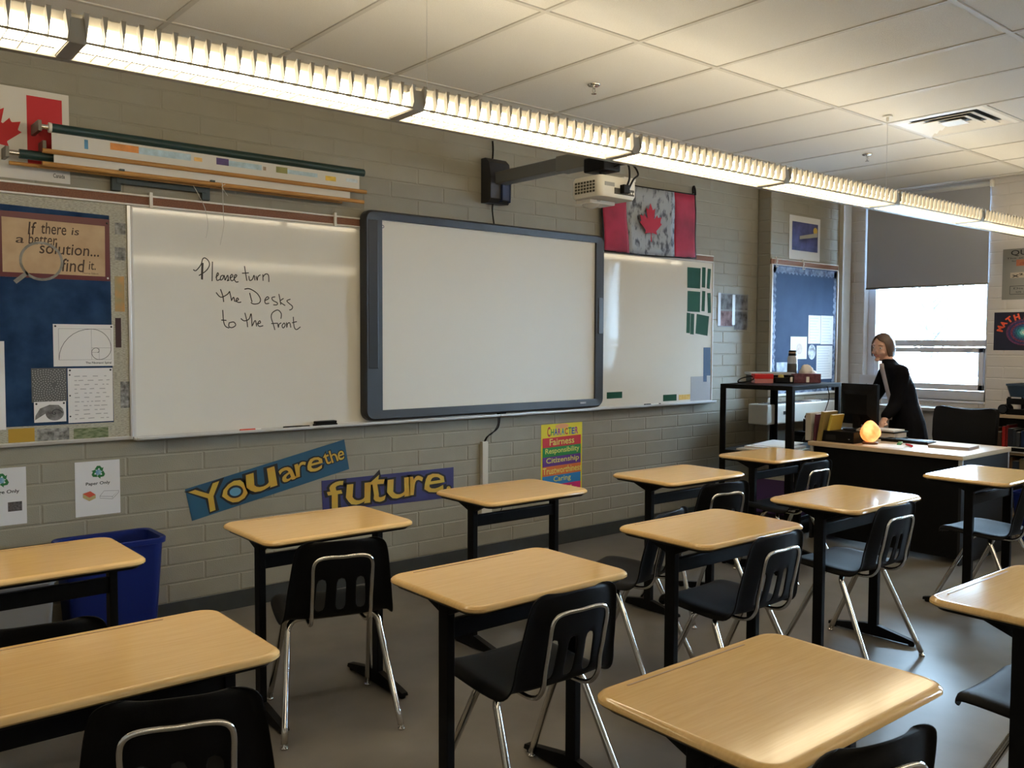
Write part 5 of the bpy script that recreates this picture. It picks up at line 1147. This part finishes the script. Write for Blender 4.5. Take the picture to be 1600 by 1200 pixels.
for z in (.912, 1.0): MB().box((6.5, -2.15, z), (6.82, -1.77, z+.012), .003).build('tray', m_black, t); MB().box((6.49, -2.15, z), (6.5, -1.77, z+.05), .002).build('tray_front', m_black, t); MB().box((6.52, -2.12, z+.012), (6.8, -1.80, z+.035)).build('papers', m_paper, t)
for x, y in ((6.51, -1.785), (6.51, -2.14), (6.8, -1.785), (6.8, -2.14)): MB().box((x-.01, y-.01, .912), (x+.01, y+.01, 1.06)).build('post', m_black, t)
t = thing('storage_tub', (6.64, -1.95, 1.06), 'blue grey plastic tub on top of the letter tray', 'tub')
MB().loft([[(6.64+x*k, -1.95+y*k, z) for x, y in rrect(.16, .19, .03)] for k, z in ((.86, 1.061), (.98, 1.15), (1.02, 1.155), (1.02, 1.17), (.95, 1.17), (.84, 1.07))]).build('tub_body', mat('tub_plastic', (.03, .05, .08), .3), t, 'auto'); MB().box((6.655, -2.08, 1.075), (6.66, -1.82, 1.16)).build('contents', m_dk, t)
t = thing('camera_case', (6.56, -1.80, .912), 'round black camera case beside the letter tray', 'case'); MB().cyl((6.46+.03, -1.745, .955), (6.60, -1.745, .955), .042, n=16).build('body', m_plastic, t, 'auto'); MB().cyl((6.478, -1.745, .955), (6.49, -1.745, .955), .03, n=16).build('lens_ring', m_dk, t, 'auto')
t = thing('loose_paper', (6.60, -1.62, .912), 'crumpled papers on the bookshelf end by the window', 'paper'); mb = MB()
for k in range(3): mb.loft([[(6.52+.03*k+x, -1.60-.03*k+y, .913+.004*k+.02*abs(x)*(k+1)) for x, y in ((-.05, -.06), (.12, -.07), (.13, .05), (-.04, .06))], [(6.52+.03*k+x, -1.60-.03*k+y, .916+.004*k+.02*abs(x)*(k+1)) for x, y in ((-.05, -.06), (.12, -.07), (.13, .05), (-.04, .06))]])
mb.build('sheets', m_paper, t)
t = thing('blue_box', (5.72, -2.12, 0), 'small blue waste bin behind the right edge desk', 'bin'); MB().loft([[(5.95+x*k, -2.18+y*k, z) for x, y in rrect(.13, .10, .03)] for k, z in ((.8, 0), (1, .36), (1.05, .365), (1.05, .38), (.96, .38), (.78, .02))]).build('bin_body', mat('blue_bin_plastic', (.006, .016, .13), .45, spec=.3), t, 'auto')
# ------------------------------------------------------------------ bins by the front wall
m_bluebin = mat('blue_bin_plastic', 0)
t = thing('recycling_bin', (-.15, -.20, 0), 'tall dark blue recycling bin against the front wall', 'bin')
def bin_loops(cx, cy, prof): return [[(cx+x*k, cy+y*k2, z) for x, y in rrect(.225, .14, .05)] for k, k2, z in prof]
MB().loft(bin_loops(-.145, -.20, [(.80, .78, 0), (.84, .82, .02), (.985, .98, .505), (1.04, 1.06, .508), (1.05, 1.07, .53), (1.03, 1.04, .535), (.95, .93, .53), (.79, .76, .02)])).build('bin_body', m_bluebin, t, 'auto')
t = thing('grey_bin', (-.605, -.24, 0), 'grey plastic waste bin under the far left desk', 'bin')
MB().loft(bin_loops(-.605, -.24, [(.66, .78, 0), (.70, .82, .02), (.81, .98, .40), (.85, 1.06, .403), (.86, 1.07, .42), (.78, .93, .42), (.65, .76, .02)])).build('bin_body', mat('grey_bin_plastic', (.22, .22, .225), .5), t, 'auto')
# ------------------------------------------------------------------ person behind the teacher desk
m_skin = mat('skin', (.58, .33, .24), .5, var=.05, scale=20)
m_hair = mat('brown_hair', (.055, .028, .014), .45, col2=(.10, .055, .03), scale=14, stretch=(9, 9, 1))
m_card = mat('black_cardigan', (.005, .005, .007), .95, spec=.08, bump=.3, bscale=200)
m_shirt = mat('pale_pink_shirt', (.58, .50, .52), .8)
m_trou = mat('grey_trousers', (.09, .09, .10), .85)
def skinned(chains, n=14):
    """tapered, round ended limb surfaces along chains of (position, radius); several chains are later fused into one"""
    vs = []; fs = []
    for ch in chains:
        pts = catmull([tuple(p)+(r if isinstance(r, (int, float)) else max(r),) for p, r in ch], 5)
        q = MB(); q.tube([p[:3] for p in pts], [p[3] for p in pts], n)
        for p in (pts[0], pts[-1]):
            b = bmesh.new(); bmesh.ops.create_uvsphere(b, u_segments=n, v_segments=8, radius=p[3]*.98)
            for v in b.verts: v.co += Vector(p[:3])
            q.bm(b)
        k = len(vs); vs += q.v; fs += [tuple(a+k for a in f_) for f_ in q.f]
    return vs, fs
def remeshed(mb, name, M, parent, voxel, smooth=2):
    o = mb.build(name, M, parent, True)
    r = o.modifiers.new('continuous', 'REMESH'); r.mode = 'VOXEL'; r.voxel_size = voxel; r.use_smooth_shade = True
    if smooth: s = o.modifiers.new('soften', 'SMOOTH'); s.iterations = smooth; s.factor = .5
    return o
def make_person():
    t = thing('person', (5.93, -1.24, 0), 'smiling person in black cardigan leaning over the teacher desk', 'person')
    f = Vector((-.62, .78, 0)).normalized(); rt = Vector((f.y, -f.x, 0)); up = Vector((0, 0, 1))   # facing, own right side
    pel = Vector((5.883, -1.228, .90))
    e_ = pr(1399, 630, 5.70); ELB = (5.70, -e_[0], e_[1])
    def P(r_, fw_, z): return tuple(Vector((pel.x, pel.y, 0))+rt*r_+f*fw_+up*z)
    chest = P(0, .08, 1.19); nb = P(0, .150, 1.34); nk = (5.815, -1.075, 1.39)
    hd = Vector((5.80, -1.045, 1.462))
    body = [[(P(0, 0, .90), .12), (P(0, .03, 1.04), .105), (chest, .11), (P(0, .125, 1.28), .085), (nb, .052), (nk, .044), (tuple(hd+Vector((.015, -.01, -.03))), .045)]]
    armL = [(P(-.06, .11, 1.25), .055), (P(-.14, .08, 1.245), .042), (ELB, .036), ((5.53, -1.215, .885), .026)]
    armR = [(P(.06, .11, 1.25), .055), (P(.145, .11, 1.25), .042), (P(.20, .22, 1.05), .038), (P(.14, .42, .90), .026)]
    for s in (-1, 1):
        body.append([(P(s*.05, 0, .90), .10), (P(s*.09, .0, .80), .085), (P(s*.095, .0, .46), .055), (P(s*.10, -.03, .10), .038), (P(s*.10, .02, .04), .035), (P(s*.105, .12, .03), .03)])
    body += [armL, armR]
    mb = MB()
    # hands: palm plus five bent fingers rooted in it
    for w, d, side in ((Vector((5.53, -1.215, .885)), Vector((-.55, .15, -.72)).normalized(), 1), (Vector(P(.14, .42, .90)), (f*.6-up*.6).normalized(), -1)):
        sd = d.cross(up).normalized()*side; nn = sd.cross(d)
        palm = w+d*.055; chain = [[(tuple(w), .024), (tuple(palm), .026)]]
        body += chain
        flat_ = Vector((d.x, d.y, -.15)).normalized()
        for k, (o_, ln) in enumerate(((-.030, .06), (-.010, .072), (.010, .068), (.028, .052))):
            a = palm+sd*o_*.8+d*.006; b = a+d*ln*.42; c = b+flat_*ln*.34; e = c+flat_*ln*.26
            V, F = skinned([[(tuple(a), .0095), (tuple(b), .0088), (tuple(c), .008), (tuple(e), .0068)]]); mb.add(V, F)
        a = w+d*.03-sd*.02; b = a-sd*.028+d*.018; c = b-sd*.006+flat_*.028
        V, F = skinned([[(tuple(a), .011), (tuple(b), .0095), (tuple(c), .008)]]); mb.add(V, F)
    V, F = skinned(body); mb.add(V, F)
    # head
    hf = Vector((-.97, .06, -.12)).normalized(); hr = hf.cross(up).normalized(); hu = hr.cross(hf)
    hu = (hu+hr*-.06).normalized(); hr = hf.cross(hu).normalized()
    H = Matrix((hr, hf, hu)).transposed().to_4x4(); H.translation = hd
    bm = bmesh.new(); bmesh.ops.create_uvsphere(bm, u_segments=28, v_segments=20, radius=1.)
    for v in bm.verts:
        x, y, z = v.co; jaw = max(0, -z)
        w = .076*(1-.30*jaw**1.6); d = .094*(1-.08*jaw); h = .112
        fx = y > 0
        yy = y*d+(.012*jaw if y > 0 else -.0)
        if y < 0: yy *= 1-.28*jaw
        v.co = H @ Vector((x*w, yy, z*h))
    mb.bm(bm)
    def blob(c, r, n=10):
        b2 = bmesh.new(); bmesh.ops.create_uvsphere(b2, u_segments=n, v_segments=8, radius=1.)
        for v in b2.verts: v.co = H @ Vector((c[0]+v.co.x*r[0], c[1]+v.co.y*r[1], c[2]+v.co.z*r[2]))
        mb.bm(b2)
    blob((0, .092, -.016), (.010, .012, .014)); blob((0, .087, .006), (.007, .009, .022)); blob((0, .084, -.088), (.022, .018, .016))
    for s in (-1, 1): blob((s*.035, .07, -.03), (.022, .02, .018)); blob((s*.077, -.005, -.012), (.008, .016, .026)); blob((s*.032, .080, .036), (.024, .010, .008))
    remeshed(mb, 'body', m_skin, t, .0052, 3)
    # face parts
    for s in (-1, 1):
        e = MB(H).lathe([(.0005, -.008), (.006, -.006), (.008, 0), (.006, .006), (.0005, .008)], (s*.031, .083, .012), 12, sx=1.45).build('eye', mat('eye_white', (.6, .58, .56), .2), t, True)
        MB(H).lathe([(.0005, -.005), (.0048, -.003), (.0052, .003), (.0005, .005)], (s*.031, .0885, .012), 10).build('iris', mat('iris_dark', (.02, .015, .012), .2), e, True)
        MB(H).tube(catmull([(s*.014, .0925, .032), (s*.032, .0905, .038), (s*.049, .080, .032)], 4), .0022, 5).build('eyebrow', m_hair, t, True)
    lip = MB(H).tube(catmull([(-.027, .080, -.049), (-.014, .092, -.057), (0, .095, -.060), (.014, .092, -.057), (.027, .080, -.049), (.013, .0925, -.049), (0, .0955, -.050), (-.013, .0925, -.049)], 3, True), .0034, 6, closed=True).build('lips', mat('lip_colour', (.33, .10, .09), .4), t, True)
    MB(H).loft([[(x, y+.002, -.0495-(.0045 if abs(x) < .02 else .002)) for x, y in ((-.022, .085), (0, .094), (.022, .085))]+[(x, y+.002, -.0495-.0005) for x, y in ((.022, .085), (0, .094), (-.022, .085))], [(x, y+.0042, -.0495-(.0045 if abs(x) < .02 else .002)) for x, y in ((-.022, .085), (0, .094), (.022, .085))]+[(x, y+.0042, -.0495-.0005) for x, y in ((.022, .085), (0, .094), (-.022, .085))]]).build('teeth', mat('teeth', (.7, .68, .62), .3), lip)
    # hair: chin length bob with a side parting
    vs = []; fs = []; nu, nv = 40, 14
    for i in range(nu):
        ph = 2*math.pi*i/nu; c = math.cos(ph)              # ph = 0 looks forward
        side = math.sin(ph)
        front = max(0, c)
        a = abs((ph+math.pi) % (2*math.pi)-math.pi)        # angle from the front
        k = min(1, max(0, (a-.72)/.45)); k = k*k*(3-2*k)
        lim = math.radians(40+26*side*front)*(1-k)+math.radians(-40)*k
        for j in range(nv+1):
            el = math.pi/2+(lim-math.pi/2)*j/nv
            rx, ry, rz = .094, .108, .126
            if el < 0: rr_ = math.cos(el*.42)
            else: rr_ = math.cos(el)
            wave = 1+.015*math.sin(ph*9+j*.6)
            x = rx*rr_*math.sin(ph)*wave; y = (ry*rr_*math.cos(ph))*wave-.006; z = rz*math.sin(el)+.004
            if el < -.5 : x *= 1-.14*(-el-.5); y *= 1-.10*(-el-.5)
            vs.append(H @ Vector((x, y, z)))
    for i in range(nu):
        for j in range(nv): a = i*(nv+1)+j; b = ((i+1) % nu)*(nv+1)+j; fs.append((a, b, b+1, a+1))
    o = MB().add(vs, fs).build('hair', m_hair, t, True); so = o.modifiers.new('thickness', 'SOLIDIFY'); so.thickness = .012; so.offset = -1
    ss = o.modifiers.new('smooth', 'SUBSURF'); ss.levels = 1; ss.render_levels = 1
    # clothes
    def ring(c, wx, wy, n=20, fwo=0): return [tuple(Vector(c)+rt*(wx*math.cos(2*math.pi*k/n))+f*(wy*math.sin(2*math.pi*k/n)+fwo)) for k in range(n)]
    mb = MB(); spine = [(P(0, -.01, .54), .235, .165), (P(0, -.01, .70), .225, .155), (P(0, 0, .86), .195, .135), (P(0, .025, 1.0), .155, .11), (P(0, .06, 1.15), .165, .112), (P(0, .10, 1.25), .172, .098), (P(0, .13, 1.30), .155, .08), (P(0, .145, 1.335), .105, .066), (P(0, .150, 1.352), .072, .058), (P(0, .156, 1.372), .058, .052)]
    mb.loft([ring(c, a, b) for c, a, b in spine])
    sl = [[(P(-.08, .11, 1.265), .058), (P(-.145, .08, 1.25), .060), ((ELB[0], ELB[1], ELB[2]-.003), .056), ((5.548, -1.213, .912), .041)], [(P(.08, .12, 1.28), .06), (P(.165, .12, 1.29), .068), (P(.205, .22, 1.05), .058), (P(.15, .39, .925), .040)]]
    for s_ in sl: V, F = skinned([s_]); mb.add(V, F)
    remeshed(mb, 'cardigan', m_card, t, .011, 4)
    mb = MB(); mb.loft([ring(c, a*.55, b*.92, fwo=.024) for c, a, b in spine[2:8]]); remeshed(mb, 'shirt', m_shirt, t, .012, 2)
    mb = MB()
    for s in (-1, 1): V, F = skinned([[(P(s*.06, 0, .84), .085), (P(s*.085, .0, .76), .085), (P(s*.095, .0, .46), .07), (P(s*.10, -.03, .09), .055)]]); mb.add(V, F)
    remeshed(mb, 'trousers', m_trou, t, .012, 2)
    for s in (-1, 1): MB().loft([[tuple(Vector(P(s*.10, .04, z))+rt*(x*k)+f*(y*k)) for x, y in rrect(.045, .13, .04)] for k, z in ((1, 0), (1, .03), (.8, .07), (.5, .09))]).build('shoe', m_black, t, 'auto')
    return t
make_person()
# ------------------------------------------------------------------ outdoors seen through the panes
t = thing('bare_tree', (45, 0, -.6), 'bare winter tree in the snow outside the window', 'tree')
a, z = pr(1450, 570, 45.); ty = -a; t.matrix_basis = Matrix.Translation((45, ty, -.6)); t.location = (45, ty, -.6)
m_bark = mat('bark', (.045, .04, .04), .9)
MB().tube(catmull([(45, ty, -.6), (45.05, ty+.05, 1.2), (44.95, ty-.05, 3.0), (45, ty+.1, 5)], 4), [.35-.016*k for k in range(13)], 8).build('trunk', m_bark, t, True)
rt_ = random.Random(5)
for k in range(26):
    z0 = rt_.uniform(.6, 4.5); an = rt_.uniform(0, 6.28); ln = rt_.uniform(1.2, 2.6); P0 = Vector((45, ty, z0)); d = Vector((math.cos(an)*.5, math.sin(an), .65))
    MB().tube(catmull([tuple(P0), tuple(P0+d*ln*.5+Vector((0, 0, .1))), tuple(P0+d*ln+Vector((0, .1, .5)))], 3), [.085-.011*j for j in range(7)], 5).build('branch', m_bark, t)
xb = 58.; (a0, z0), (a1, z1) = pr(1489, 602, xb), pr(1528, 556, xb)
t = thing('garage', (xb, -(a0+a1)/2, -.6), 'grey building beyond the snow outside the window', 'building')
MB().box((xb, -a1, -.6), (xb+6, -a0, z1-.4)).build('walls', mat('far_wall', (.10, .12, .17), .8), t)
MB().loft([[(xb-.3, -a1-.2, z1-.4), (xb-.3, -a0+.2, z1-.4), (xb+6.3, -a0+.2, z1-.4), (xb+6.3, -a1-.2, z1-.4)], [(xb+2.9, -a1-.2, z1+.3), (xb+2.9, -a0+.2, z1+.3), (xb+3.1, -a0+.2, z1+.3), (xb+3.1, -a1-.2, z1+.3)]]).build('roof', mat('far_roof', (.12, .13, .16), .8), t)
MB().box((xb-.06, -a1+.25, -.6), (xb, -a1+.9, z1-.9)).build('door', mat('far_door', (.35, .37, .42), .7), t)
xp = 50.; a, z = pr(1517, 590, xp)
t = thing('lamp_post', (xp, -a, -.6), 'white pole standing outside in front of the grey building', 'pole'); MB().cyl((xp, -a, -.6), (xp, -a, 4.5), .16, .10, n=8).build('shaft', m_white, t); MB().box((xp-.6, -a-.12, 4.5), (xp+.2, -a+.12, 4.65)).build('head', m_white, t)
